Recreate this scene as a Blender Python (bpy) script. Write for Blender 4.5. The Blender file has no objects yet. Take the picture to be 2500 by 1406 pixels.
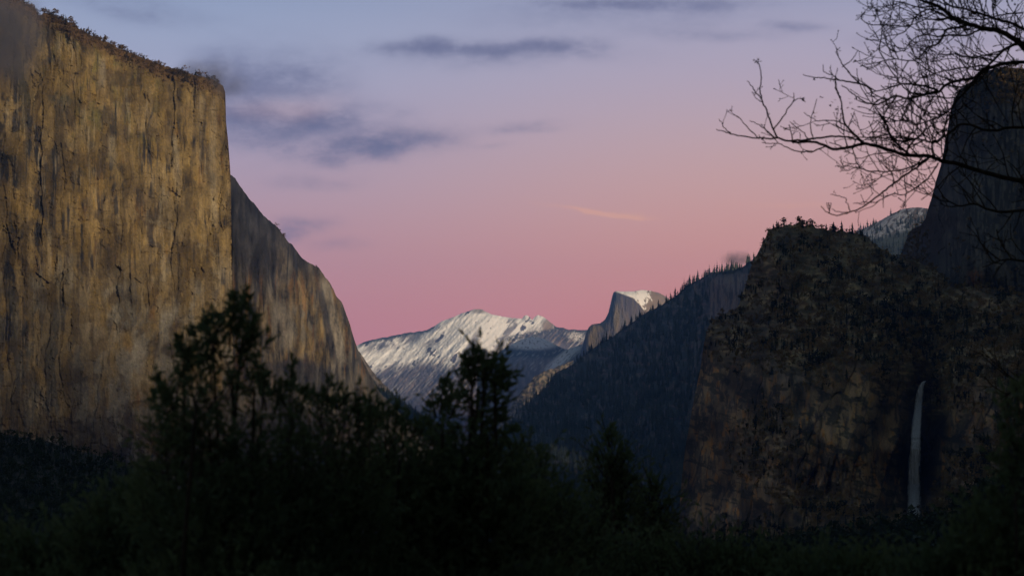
import bpy, math, random
import numpy as np
from math import radians as R
random.seed(7); rng = np.random.default_rng(7)
C = bpy.context.scene.collection

# ------------------------------------------------------------------ camera frame
HF = 26.0; PITCH = 6.0; FPX = 1250 / math.tan(R(HF/2)); CAMZ = 1.7
cp, sp = math.cos(R(PITCH)), math.sin(R(PITCH))
def W(px, py, d):
    """where the thing seen at photo position px,py stands when it is d metres up the valley"""
    px = np.asarray(px, float); py = np.asarray(py, float); d = np.asarray(d, float)
    dx = (px-1250)/FPX; dz = (703-py)/FPX
    y = cp - dz*sp; z = sp + dz*cp
    k = d/y
    return np.stack(np.broadcast_arrays(dx*k, d+0*dx, CAMZ+z*k), -1)

# ------------------------------------------------------------------ noise
PT = np.random.default_rng(3).permutation(512)
PT = PT.astype(np.int32); GC = np.cos(np.arange(512)*2*math.pi/512).astype(np.float32); GS = np.sin(np.arange(512)*2*math.pi/512).astype(np.float32)
def _h(i, j, s): return PT[(PT[(i + s*37) & 511] + j) & 511]
def pn(x, y, s=0):
    x = np.asarray(x, np.float32) + np.float32(s*17.31 % 512); y = np.asarray(y, np.float32) + np.float32(s*5.77 % 512)
    fi = np.floor(x); fj = np.floor(y); i = fi.astype(np.int32); j = fj.astype(np.int32); fx = x-fi; fy = y-fj
    u = fx*fx*fx*(fx*(fx*6-15)+10); v = fy*fy*fy*(fy*(fy*6-15)+10)
    def g(a, b):
        h = _h(i+a, j+b, s)
        return GC[h]*(fx-a) + GS[h]*(fy-b)
    n0 = g(0,0)*(1-u)+g(1,0)*u; n1 = g(0,1)*(1-u)+g(1,1)*u
    return (n0*(1-v)+n1*v)*1.5
def fbm(x, y, o=5, s=0, gain=.5, lac=2.03):
    r = 0; a = 1; t = 0
    for k in range(o):
        r = r + a*pn(x, y, s+k*7); t += a; a *= gain; x = x*lac; y = y*lac
    return r/t
def ridg(x, y, o=4, s=0, gain=.55):
    r = 0; a = 1; t = 0
    for k in range(o):
        r = r + a*(1-2*np.abs(pn(x, y, s+k*7))); t += a; a *= gain; x = x*2.07; y = y*2.07
    return r/t
def worley(x, y, s=0):
    i = np.floor(x).astype(int); j = np.floor(y).astype(int)
    f1 = np.full(np.shape(x), 9.); f2 = f1.copy(); idr = np.zeros(np.shape(x))
    for a in (-1,0,1):
        for b in (-1,0,1):
            h = _h(i+a, j+b, s); h2 = _h(i+a+91, j+b+13, s+5)
            d = np.hypot(i+a+h/512-x, j+b+h2/512-y)
            n = d < f1
            f2 = np.where(n, f1, np.minimum(f2, d)); idr = np.where(n, _h(i+a+7, j+b+5, s+9)/512., idr); f1 = np.where(n, d, f1)
    return f1, f2, idr
def ss(a, b, x):
    t = np.clip((x-a)/(b-a), 0, 1); return t*t*(3-2*t)
def mixc(c0, c1, t):
    t = np.clip(t, 0, 1)[..., None]
    return np.asarray(c0)*(1-t) + np.asarray(c1)*t
def ell(PX, PY, cx, cy, rx, ry, ang=0, soft=.35):
    a = R(ang); X = PX-cx; Y = PY-cy
    u = (X*math.cos(a)+Y*math.sin(a))/rx; v = (-X*math.sin(a)+Y*math.cos(a))/ry
    return 1-ss(1-soft, 1+soft, np.hypot(u, v))
def rbf(ctrl):
    P = np.array(ctrl, float); X = P[:, :2]/1000; n = len(P)
    def k(r): return np.where(r > 1e-9, r*r*np.log(r+1e-12), 0)
    K = k(np.linalg.norm(X[:, None]-X[None], axis=-1)) + np.eye(n)*1e-5
    A = np.zeros((n+3, n+3)); A[:n, :n] = K; A[:n, n] = 1; A[:n, n+1:] = X; A[n, :n] = 1; A[n+1:, :n] = X.T
    w = np.linalg.solve(A, np.r_[P[:, 2], 0, 0, 0])
    def f(px, py):
        x = px/1000; y = py/1000; r = w[n] + w[n+1]*x + w[n+2]*y
        for q in range(n): r = r + w[q]*k(np.hypot(x-X[q, 0], y-X[q, 1]))
        return r
    return f

# ------------------------------------------------------------------ objects
def tag(o, label=None, cat=None, group=None, kind=None):
    if label: o['label'] = label
    if cat: o['category'] = cat
    if group: o['group'] = group
    if kind: o['kind'] = kind
    return o
def mesh(name, V, F, mat, parent=None, col=None, smooth=True):
    V = np.ascontiguousarray(V.reshape(-1, 3), np.float32); F = np.ascontiguousarray(F, np.int32); m, k = F.shape
    me = bpy.data.meshes.new(name)
    me.vertices.add(len(V)); me.vertices.foreach_set('co', V.ravel())
    me.loops.add(m*k); me.loops.foreach_set('vertex_index', F.ravel())
    me.polygons.add(m); me.polygons.foreach_set('loop_start', np.arange(0, m*k, k, dtype=np.int32))
    me.polygons.foreach_set('loop_total', np.full(m, k, np.int32))
    me.polygons.foreach_set('use_smooth', np.full(m, smooth))
    if col is not None:
        a = me.color_attributes.new('Col', 'FLOAT_COLOR', 'POINT')
        c = np.ones((len(V), 4), np.float32); c[:, :3] = np.clip(col.reshape(-1, 3), 0, 1); a.data.foreach_set('color', c.ravel())
    me.update(calc_edges=True); me.validate()
    me.materials.append(mat)
    o = bpy.data.objects.new(name, me); C.objects.link(o)
    if parent: o.parent = parent
    return o
def empty(name, loc=(0, 0, 0)):
    o = bpy.data.objects.new(name, None); C.objects.link(o); o.location = loc; o.empty_display_size = .3; return o

# ------------------------------------------------------------------ materials
def newmat(name):
    m = bpy.data.materials.new(name); m.use_nodes = True
    return m, m.node_tree.nodes, m.node_tree.links, m.node_tree.nodes['Principled BSDF']
def rockmat(name, sc, bump=1.0, var=.35, rough=.92, zst=.16):
    """sc: size in metres of the fine grain; colours come from the mesh"""
    m, N, L, b = newmat(name)
    b.inputs['Roughness'].default_value = rough; b.inputs['Specular IOR Level'].default_value = .15
    at = N.new('ShaderNodeAttribute'); at.attribute_name = 'Col'
    tc = N.new('ShaderNodeTexCoord'); mp = N.new('ShaderNodeMapping'); mp.inputs['Scale'].default_value = (1/sc, 1/sc, zst/sc)
    L.new(tc.outputs['Object'], mp.inputs['Vector'])
    n1 = N.new('ShaderNodeTexNoise'); n1.inputs['Scale'].default_value = 1; n1.inputs['Detail'].default_value = 5; n1.inputs['Roughness'].default_value = .65
    L.new(mp.outputs[0], n1.inputs['Vector'])
    mr = N.new('ShaderNodeMapRange'); mr.inputs[1].default_value = .3; mr.inputs[2].default_value = .7; mr.inputs[3].default_value = 1-var; mr.inputs[4].default_value = 1+var
    L.new(n1.outputs['Fac'], mr.inputs[0])
    mx = N.new('ShaderNodeVectorMath'); mx.operation = 'SCALE'
    L.new(at.outputs['Color'], mx.inputs[0]); L.new(mr.outputs[0], mx.inputs['Scale']); L.new(mx.outputs[0], b.inputs['Base Color'])
    mp2 = N.new('ShaderNodeMapping'); mp2.inputs['Scale'].default_value = (1/sc, 1/sc, .5/sc); L.new(tc.outputs['Object'], mp2.inputs['Vector'])
    n2 = N.new('ShaderNodeTexNoise'); n2.inputs['Scale'].default_value = .8; n2.inputs['Detail'].default_value = 6; n2.inputs['Roughness'].default_value = .7
    L.new(mp2.outputs[0], n2.inputs['Vector'])
    bp = N.new('ShaderNodeBump'); bp.inputs['Strength'].default_value = bump; bp.inputs['Distance'].default_value = sc*.35
    L.new(n2.outputs['Fac'], bp.inputs['Height']); L.new(bp.outputs[0], b.inputs['Normal'])
    return m
def leafmat(name, c0, c1, sc=3.0):
    m, N, L, b = newmat(name)
    b.inputs['Roughness'].default_value = .8; b.inputs['Specular IOR Level'].default_value = .1
    g = N.new('ShaderNodeTexCoord'); n = N.new('ShaderNodeTexNoise'); n.inputs['Scale'].default_value = sc; n.inputs['Detail'].default_value = 4
    L.new(g.outputs['Object'], n.inputs['Vector'])
    r = N.new('ShaderNodeValToRGB'); r.color_ramp.elements[0].position = .35; r.color_ramp.elements[1].position = .65
    r.color_ramp.elements[0].color = (*c0, 1); r.color_ramp.elements[1].color = (*c1, 1)
    L.new(n.outputs['Fac'], r.inputs[0]); L.new(r.outputs[0], b.inputs['Base Color'])
    return m
M_leaf = leafmat('shrub_leaf', (.075, .11, .075), (.14, .175, .095), 2.0)
def translucent(m, c, fac):
    N, L = m.node_tree.nodes, m.node_tree.links
    t = N.new('ShaderNodeBsdfTranslucent'); t.inputs['Color'].default_value = (*c, 1); x = N.new('ShaderNodeMixShader'); x.inputs[0].default_value = fac
    L.new(N['Principled BSDF'].outputs[0], x.inputs[1]); L.new(t.outputs[0], x.inputs[2]); L.new(x.outputs[0], N['Material Output'].inputs['Surface'])
translucent(M_leaf, (.11, .16, .07), .35)
M_needle = leafmat('needle', (.018, .032, .018), (.045, .062, .030), .05)
M_needlefar = leafmat('needle_far', (.014, .021, .016), (.042, .050, .034), .02)
M_brush = leafmat('brush', (.095, .08, .036), (.27, .18, .08), .03)
M_scrub = leafmat('scrub', (.05, .038, .026), (.15, .10, .062), .03)
M_ridgeleaf = leafmat('ridge_needle', (.045, .066, .062), (.10, .125, .115), .02)  # lifted, bluer needles: valley haze put into the colour
M_bark = leafmat('bark', (.018, .014, .012), (.045, .034, .028), 20)
M_dead = leafmat('dead_leaf', (.05, .018, .012), (.09, .035, .018), 9)

# ------------------------------------------------------------------ terrain sheets
def polarc(prof, step):
    P = np.array(prof, float); seg = np.hypot(*np.diff(P, axis=0).T); s = np.r_[0, np.cumsum(seg)]
    n = int(s[-1]/step)+1; t = np.linspace(0, s[-1], n)
    return np.interp(t, s, P[:, 0]), np.interp(t, s, P[:, 1])
def sheet(name, prof, base, ctrl, step, disp, color, mat, rmul=None, jag=(2, 12), rnd=(20, 30), back=(12, 60, .25), js=0, seed=0, vstep=None, xwarp=None):
    px, yt = polarc(prof, step); nu = len(px)
    yt = yt + jag[0]*fbm(px/jag[1]+js, 0*px+3.3+seed, 4, seed)
    bs = np.interp(px, *np.array(base, float).T) if hasattr(base, '__len__') else np.full(nu, float(base))
    bs = np.maximum(bs, yt+6)
    vis = np.maximum(yt+2, np.minimum(bs, 1262.))          # below this only bushes are in view: wider rows
    nv = int((vis-yt).max()/(vstep or step))+2
    v = np.linspace(0, 1, nv)[:, None]; w = (np.linspace(0, 1, 26)[1:, None])**1.3
    PY = np.concatenate([yt*(1-v)+vis*v, vis*(1-w)+bs*w]); nv = len(PY)
    PX = np.broadcast_to(px, (nv, nu)).copy()
    D = rbf(ctrl)(PX, PY); mpp = D.mean()/FPX
    pp = np.array(prof, float); dist = np.full(PX.shape, 1e9)
    for (ax, ay), (bx_, by_) in zip(pp[:-1], pp[1:]):
        c0, c1 = np.searchsorted(px, (min(ax, bx_)-rnd[0]-2, max(ax, bx_)+rnd[0]+2))
        if c1 <= c0: continue
        full, PX_, PY_ = dist, PX[:, c0:c1], PY[:, c0:c1]
        tt = np.clip(((PX_-ax)*(bx_-ax)+(PY_-ay)*(by_-ay))/((bx_-ax)**2+(by_-ay)**2), 0, 1)
        full[:, c0:c1] = np.minimum(full[:, c0:c1], np.hypot(PX_-ax-tt*(bx_-ax), PY_-ay-tt*(by_-ay)))
    dt = np.clip(1-dist/rnd[0], 0, 1)
    if rmul is not None: dt = dt*rmul(PX, PY)
    D0 = D.copy()
    D = D + disp(PX, PY)*mpp + rnd[1]*mpp*dt*dt
    D = np.maximum(D, D0*.6)
    P = W(PX, PY, D)
    nb, bl, sl = back
    top = P[0]; B = []
    for k in range(nb, 0, -1):
        f = (k/nb)**1.5
        q = top.copy(); kk = 1+bl*mpp*f/q[:, 1]; q[:, 1] *= kk; q[:, 0] *= kk*(1-.0*f); q[:, 2] -= bl*mpp*f*sl*(.3+f)
        B.append(q)
    sk = B[0].copy(); sk[:, 2] -= (bs-yt)*mpp*.8
    A = np.concatenate([sk[None], np.array(B), P], 0)
    col = color(PX, PY, yt[None, :]+0*PY, bs[None, :]+0*PY)
    col = np.concatenate([np.repeat(col[:1], nb+1, 0), col], 0)
    nr = A.shape[0]; idx = np.arange(nr*nu).reshape(nr, nu)
    F = np.stack([idx[:-1, :-1], idx[1:, :-1], idx[1:, 1:], idx[:-1, 1:]], -1).reshape(-1, 4)
    o = mesh(name, A, F, mat, col=col)
    return o, dict(PX=PX, PY=PY, P=P, yt=yt, px=px, mpp=mpp, D=D)

# ---- relief recipes, amplitudes in photo pixels
def cliff_relief(big=20, med=7, small=2.4, slab=5, seed=0, sx=1.0):
    def f(X, Y):
        slab_ = slab*1.7
        wx = X + 14*fbm(X/60, Y/90, 3, seed+40)
        r = big*(fbm(wx/(110*sx), Y/420, 3, seed))
        r = r - med*ridg(wx/(38*sx), Y/210, 3, seed+1)
        r = r - small*ridg(wx/(11*sx), Y/70, 3, seed+2)
        f1, f2, i1 = worley(wx/(30*sx)+.8*pn(X/25, Y/30, seed+6), Y/95+.4*pn(X/20, Y/20, seed+5), seed+3)
        r = r + slab_*(i1-.5)
        f1, f2, i2 = worley(wx/(12*sx), Y/34+.5*pn(X/9, Y/9, seed+8), seed+4)
        r = r + slab_*.45*(i2-.5) + 1.6*(1-ss(0, .10, f2-f1))
        r = r + 3.0*fbm(X/14, Y/14, 4, seed+9)
        return r
    return f
def rough_relief(a=25, s=90, seed=0, fine=5):
    def f(X, Y):
        return a*fbm(X/s, Y/s, 6, seed, .55) - a*.5*ridg(X/(s*.5), Y/(s*.9), 4, seed+1) + fine*fbm(X/11, Y/9, 4, seed+3, .6)
    return f

# ================================================================== EL CAPITAN-LIKE WALL (left)
GOLD = np.array((.36, .25, .092)); TAN = np.array((.43, .32, .16)); BROWN = np.array((.16, .115, .055)); RUST = np.array((.26, .14, .05))
DARK = np.array((.04, .042, .052)); GREY = np.array((.21, .195, .165)); PALE = np.array((.50, .43, .31)); OLIVE = np.array((.20, .185, .07)); LGREY = np.array((.30, .275, .23))
def streaks(X, Y, w, L, s, lo, hi):
    n = 1.55*fbm((X+5*pn(X/40, Y/120, s+3))/w, Y/L, 4, s, .6); return ss(lo, hi-.04, n)
def panels(X, Y, seed):
    wx = X+22*fbm(X/90, Y/150, 3, seed+50)+4*pn(X/12, Y/40, seed+53); wy = Y+40*fbm(X/50, Y/90, 3, seed+51)
    a = worley(wx/36, wy/330, seed+52); b = worley(wx/14+5, wy/95, seed+54)
    return a, b
def rock_base(X, Y, seed, gold=.5):
    c = mixc(GOLD, TAN, ss(-.15, .2, fbm(X/60, Y/230, 3, seed+1)))
    c = mixc(c, BROWN, .85*ss(-.04, .2, fbm(X/45, Y/120, 5, seed+2)))
    c = mixc(c, RUST, .6*streaks(X, Y, 30, 110, seed+3, .18, .5))
    return c
def cap_color(X, Y, T, B):
    c = rock_base(X, Y, 11)
    dep = Y-T
    # upper left lichen and a greyer, darker left edge
    c = mixc(c, OLIVE, .75*ell(X, Y, 190, 210, 260, 170, 20, .6)*ss(-.3, .2, fbm(X/30, Y/50, 4, 5)))
    c = mixc(c, GREY*.75, .8*ell(X, Y, 40, 260, 130, 330, 0, .6)*ss(-.4, .2, fbm(X/40, Y/120, 4, 6)))
    # gray slabs in the lower wall
    low = ss(-60, 120, Y-(620+.12*X+110*fbm(X/70, Y/60, 3, 8)))
    c = mixc(c, GREY*1.75, .97*low*ss(-.45, .05, fbm(X/40, Y/90, 4, 7)))
    c = mixc(c, GREY*.75, .6*ell(X, Y, 110, 850, 160, 160, 0, .5))
    c = mixc(c, LGREY*.7, .6*ell(X, Y, 90, 940, 90, 110, 30, .6))
    # light diagonal apron
    ap = 1-ss(14, 44, np.abs((X-300)-(Y-690)*.36-20*pn(Y/60, 0*Y, 4)))
    c = mixc(c, LGREY*.9, .65*ap*ss(650, 730, Y))
    c = mixc(c, LGREY*.95, .7*ell(X, Y, 540, 720, 50, 80, 20, .4))
    # dark streaks
    env = .15+.85*ss(-.12, .12, fbm(X/55, Y/160, 4, 31)); c = c*(1-.3*ell(X, Y, -10, 500, 170, 600, 0, .8))[..., None]; env2 = .2+.8*ss(-.12, .15, fbm(X/90, Y/200, 4, 32))  # left edge also dimmed: greyer rock plus vignette put into the colour
    c = mixc(c, DARK, .88*env*streaks(X, Y, 9, 260, 21, .12, .42)*(1-.7*low))
    c = mixc(c, DARK*1.2, .8*env2*streaks(X, Y, 24, 330, 23, .14, .4)*(1-.8*low))
    for (x0, y0, y1, w) in ((95, 180, 640, 9), (10, 150, 520, 12), (255, 130, 300, 4), (415, 200, 420, 9), (474, 215, 420, 4), (358, 220, 330, 8), (200, 420, 700, 3), (275, 430, 520, 5), (34, 500, 760, 6), (190, 640, 760, 3), (440, 200, 350, 5), (320, 230, 300, 4), (345, 160, 260, 6), (60, 560, 900, 7), (500, 240, 440, 4), (535, 560, 640, 4), (130, 400, 620, 5), (385, 420, 560, 4), (225, 640, 900, 4), (20, 620, 900, 8), (300, 240, 330, 3), (455, 420, 600, 4)):
        m = (1-ss(w*.5, w*2.0, np.abs(X-x0-7*pn(Y/90, 0*Y+x0, 2)-3*pn(Y/17, 0*Y+x0, 3))-w*.5*fbm(X/4, Y/30, 2, 35)))*ss(y0-25, y0+25, Y)*(1-ss(y1-70, y1+30, Y))
        c = mixc(c, DARK*.8, .92*m)
    for (cx, cy, rx, ry, k) in ((225, 390, 40, 60, .6), (330, 500, 42, 55, .6), (290, 320, 26, 40, .6), (130, 330, 40, 80, .45), (355, 290, 22, 40, .75), (460, 820, 50, 50, .4), (390, 600, 60, 50, .45), (250, 560, 60, 60, .4)):
        c = mixc(c, DARK*1.5, k*ell(X+12*fbm(X/20, Y/20, 3, 9), Y+14*fbm(X/20, Y/20, 3, 10), cx, cy, rx, ry, 0, .6)*ss(-.35, .15, fbm(X/12, Y/40, 4, 12)))
    slb = ss(.06, .16, fbm((X+10*pn(X/20, Y/60, 38))/48, Y/110, 3, 39)); calm = mixc(GOLD*.95, TAN, ss(-.1, .2, fbm(X/80, Y/80, 2, 42)))
    c = c*(1-.6*slb*(1-low))[..., None]+calm*(.6*slb*(1-low))[..., None]
    # pale scars and streaks
    c = mixc(c, PALE, .5*env2*streaks(X, Y, 6, 150, 27, .22, .5))
    c = mixc(c, BROWN*.6+DARK*.5, .75*ss(.0, .25, fbm(X/50, Y/65, 5, 33)))
    c = mixc(c, GOLD*1.05, .45*ss(.05, .3, fbm(X/40, Y/90, 4, 34)))
    for (x0, y0, y1, w) in ((488, 235, 330, 9), (250, 140, 230, 10), (275, 330, 420, 11), (170, 620, 760, 8), (400, 620, 720, 7), (410, 470, 560, 10), (140, 95, 150, 9), (348, 690, 800, 2.5), (305, 660, 720, 4), (145, 700, 860, 2.5), (395, 450, 560, 9), (430, 330, 520, 8), (520, 260, 560, 10), (205, 260, 330, 7), (122, 560, 700, 6)):
        m = (1-ss(w*.3, w*1.3, np.abs(X-x0-5*pn(Y/60, 0*Y+x0, 2))))*ss(y0-8, y0+12, Y)*(1-ss(y1-50, y1+20, Y))
        c = mixc(c, PALE*.9, .6*m)
    # diagonal lighter fracture band
    db = 1-ss(2, 9, np.abs(Y-(515+(X-330)*.52)-12*fbm(X/25, Y/200, 3, 14)))
    c = mixc(c, PALE*.75, .55*db*ss(300, 360, X)*ss(-.3, .2, fbm(X/9, Y/9, 3, 15)))
    # slabs of different tone
    (a1, a2, ia), (b1, b2, ib) = panels(X, Y, 0)
    c = c*(1+.5*(ia-.5))[..., None]; c = mixc(c, TAN*.9, .4*(ib > .8)); c = mixc(c, BROWN, .45*(ib < .2))
    c = c*(1-.35*(1-ss(.0, .035, a2-a1))*ss(-.2, .1, fbm(X/60, Y/60, 3, 48)))[..., None]
    g1, g2, i3 = worley((X+9*fbm(X/20, Y/40, 3, 45))/13, Y/30, 46); c = c*((1+.16*(i3-.5)))[..., None]
    c = mixc(c, TAN*1.15, .35*ell(X, Y, 480, 400, 120, 260, 0, .7)*ss(-.1, .25, fbm(X/30, Y/90, 3, 37)))
    # cap slope with scrub
    sc = (1-ss(14, 42, dep+16*fbm(X/18, Y/14, 4, 16)))
    c = mixc(c, np.array((.17, .105, .06)), .85*sc)
    big = 1+.55*fbm(X/70, Y/110, 4, 18)-.25*ell(X, Y, -20, 420, 130, 420, 0, .8)  # broad tone patches; vignette dimming at the left edge painted in too
    c = c*(np.clip(big, .45, 1.5)*(1+.28*fbm(X/6, Y/40, 4, 19)+.25*fbm(X/12, Y/12, 4, 20)+.4*fbm(X/3.5, Y/5, 3, 36)))[..., None]
    return c*.475
capP = [(-140, -60), (-60, -30), (0, -12), (60, 6), (84, 18), (95, 42), (108, 30), (132, 38), (165, 58), (195, 72), (225, 88), (262, 104), (300, 122), (345, 140), (385, 155), (420, 166), (455, 178), (490, 186), (515, 192), (532, 200), (544, 211), (550, 226), (551, 262), (552, 300), (557, 345), (560, 385), (563, 430), (564.5, 500), (566, 600), (567.5, 720), (569, 900), (572, 1180)]
capD = [(-140, -60, 2900), (-140, 600, 2780), (-140, 1200, 2620), (0, 0, 3080), (0, 600, 2960), (0, 1100, 2800), (95, 60, 3200), (105, 600, 3010), (180, 100, 3180), (180, 500, 3080), (180, 1000, 2900), (300, 150, 3300), (300, 600, 3190), (300, 1100, 2980), (420, 190, 3400), (420, 600, 3280), (420, 900, 3180), (420, 1150, 3090), (520, 215, 3470), (520, 600, 3350), (520, 1150, 3160), (548, 230, 3520), (560, 500, 3430), (565, 800, 3370), (570, 1150, 3250)]
M_rock = rockmat('granite_near', 3.2, .8, .2)
crel = cliff_relief(20, 7, 1.6, 3, 0)
def ledges(X, Y, ib, L, A, s):
    ph = Y/L+9.7*ib+.5*fbm(X/24, Y/40, 3, s)+.25*fbm(X/6, Y/9, 2, s+1)
    k = np.floor(ph); fr = ph-k; pick_ = (np.sin(k*12.9898+ib*78.233)*43758.5453) % 1
    return -A*fr**1.5*(pick_ > .45)*ss(-.2, .1, fbm(X/55, Y/70, 3, s+2))
def cap_disp(X, Y):
    r = crel(X, Y)
    (a1, a2, ia), (b1, b2, ib) = panels(X, Y, 0)
    r = r + 9*(ia-.5)*ss(0, .05, a2-a1) + 2.5*(1-ss(0, .04, a2-a1))*ss(-.1, .15, fbm(X/60, Y/90, 3, 49)) + 4.5*(ib-.5) + ledges(X, Y, ib, 62, 6, 56)+ledges(X, Y, ib*1.7 % 1, 24, 2.6, 58)
    r = r*(1-ss(520, 564, X)*ss(540, 680, Y))
    # scrub slope at the top leans back
    r = r + 10*ss(0, 1, fbm(X/30, Y/15, 3, 55))
    # arch roofs and big flakes
    for (x0, y0, y1, w, a) in ((300, 660, 790, 34, 8), (345, 690, 810, 30, 8), (120, 690, 800, 60, 9), (95, 180, 640, 14, 9), (415, 190, 430, 15, 9), (255, 215, 300, 22, 7), (440, 480, 560, 60, 6)):
        r = r + a*(1-ss(w*.5, w*.62, np.abs(X-x0-6*pn(Y/40, 0*Y, 3))))*ss(y0, y0+3, Y+.8*np.abs(X-x0))*(1-ss(y1-90, y1, Y))
    return r
elcap, G_cap = sheet('granite_cliff', capP, [(-140, 1560), (572, 1560)], capD, 1.7, cap_disp, cap_color, M_rock, jag=(8.0, 18), rnd=(24, 18), back=(14, 500, .30), seed=1, rmul=lambda X, Y: 1-ss(560, 640, Y))
tag(elcap, 'huge sheer golden brown granite wall with dark vertical streaks filling the left side', 'cliff', kind='structure')

# ---- the shoulder wall turning away behind the nose
def sh_color(X, Y, T, B):
    c = rock_base(X, Y, 71); dep = Y-T
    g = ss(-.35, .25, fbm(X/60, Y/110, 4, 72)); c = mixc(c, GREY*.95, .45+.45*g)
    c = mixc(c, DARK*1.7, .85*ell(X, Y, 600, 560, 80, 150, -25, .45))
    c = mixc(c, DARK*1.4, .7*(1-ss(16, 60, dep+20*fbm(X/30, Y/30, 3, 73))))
    c = mixc(c, DARK, .8*streaks(X, Y, 13, 170, 74, .05, .36))
    c = mixc(c, RUST*.9, .7*streaks(X, Y, 14, 120, 75, .15, .4)*ss(640, 700, Y))
    c = mixc(c, GOLD*.8, .6*ell(X, Y, 770, 790, 70, 110, 0, .5)*ss(-.2, .2, fbm(X/14, Y/40, 3, 76)))
    c = mixc(c, LGREY*.9, .85*ell(X, Y, 690, 790, 26, 62, -12, .3))
    c = mixc(c, LGREY*1.0, .8*(1-ss(9, 17, np.abs(X-(792+(Y-690)*.23))))*ss(670, 700, Y)*(1-ss(880, 900, Y)))
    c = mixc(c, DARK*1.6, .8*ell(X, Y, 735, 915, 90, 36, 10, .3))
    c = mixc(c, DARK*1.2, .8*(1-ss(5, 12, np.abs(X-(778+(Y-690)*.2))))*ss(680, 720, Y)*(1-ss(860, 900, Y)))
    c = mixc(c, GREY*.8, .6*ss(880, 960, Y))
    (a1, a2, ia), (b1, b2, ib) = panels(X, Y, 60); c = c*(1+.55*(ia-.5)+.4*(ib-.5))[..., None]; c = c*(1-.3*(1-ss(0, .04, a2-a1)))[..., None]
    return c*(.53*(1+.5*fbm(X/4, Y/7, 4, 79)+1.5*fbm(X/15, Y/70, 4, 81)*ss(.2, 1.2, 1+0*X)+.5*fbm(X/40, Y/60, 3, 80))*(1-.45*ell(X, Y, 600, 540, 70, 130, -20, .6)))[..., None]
shP = [(530, 424), (560, 428), (574, 434), (584, 455), (600, 474), (622, 498), (640, 520), (656, 534), (676, 552), (700, 584), (716, 606), (745, 632), (768, 650), (790, 672), (808, 690), (815, 702), (822, 722), (834, 742), (845, 770), (856, 800), (866, 832), (874, 852), (884, 880), (898, 905), (915, 935), (935, 965), (960, 990), (990, 1020), (1025, 1050), (1050, 1075), (1110, 1140), (1180, 1215), (1260, 1300), (1360, 1400), (1440, 1470)]
shD = [(530, 430, 3900), (530, 600, 3560), (530, 800, 3470), (530, 1100, 3380), (567, 600, 3432), (567, 700, 3408), (567, 800, 3384), (567, 1150, 3258), (600, 480, 4100), (600, 800, 3600), (600, 1100, 3420), (660, 540, 4350), (660, 800, 3880), (660, 1100, 3650), (740, 650, 4600), (740, 900, 4130), (740, 1100, 3900), (810, 700, 4900), (820, 900, 4400), (860, 1000, 4450), (880, 880, 4950), (950, 1000, 4900), (950, 1150, 4650), (1050, 1080, 5300), (1050, 1150, 5100), (1250, 1300, 5200), (1050, 1500, 4500), (1440, 1500, 5000), (700, 1500, 3500)]
_sr = cliff_relief(24, 9, 2, 3, 60)
def srel(X, Y):
    (a1, a2, ia), (b1, b2, ib) = panels(X, Y, 60)
    return _sr(X, Y)+11*(ia-.5)*ss(0, .05, a2-a1)+2.5*(1-ss(0, .04, a2-a1))+5*(ib-.5)+ledges(X, Y, ib, 55, 6, 66)+ledges(X, Y, ib*1.7 % 1, 22, 2.6, 68)
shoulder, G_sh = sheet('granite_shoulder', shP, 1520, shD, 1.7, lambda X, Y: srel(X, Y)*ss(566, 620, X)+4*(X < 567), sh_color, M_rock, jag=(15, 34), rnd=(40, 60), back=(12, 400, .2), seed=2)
tag(shoulder, 'darker grey granite shoulder stepping down to the valley behind the golden wall', 'cliff', kind='structure')

# ---- slope running down behind the shoulder
def sl_color(X, Y, T, B):
    c = mixc(np.array((.17, .145, .13)), np.array((.07, .06, .05)), ss(-.2, .3, fbm(X/20, Y/14, 4, 91)))
    c = mixc(c, np.array((.022, .03, .022)), ss(14, 26, (Y-T)+10*fbm(X/12, Y/12, 3, 92))*(1-ss(44, 60, Y-T+6*fbm(X/9, Y/9, 3, 93))))
    return c
slP = [(860, 846), (878, 858), (895, 885), (915, 914), (940, 940), (962, 964), (985, 984), (1010, 996), (1048, 1022), (1080, 1040), (1140, 1100), (1210, 1180), (1300, 1300)]
M_mid = rockmat('granite_middle', 7, .8, .3)
osl, G_sl = sheet('talus_slope', slP, 1420, [(860, 840, 6800), (860, 1100, 6000), (1080, 1040, 7600), (1080, 1180, 7200), (960, 980, 6900)], 1.6, rough_relief(14, 60, 90, 3), sl_color, M_mid, jag=(4, 14), rnd=(10, 10), seed=3)
tag(osl, 'pale slope with a dark wooded band descending to the valley behind the left cliffs', 'hillside', kind='structure')

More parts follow.
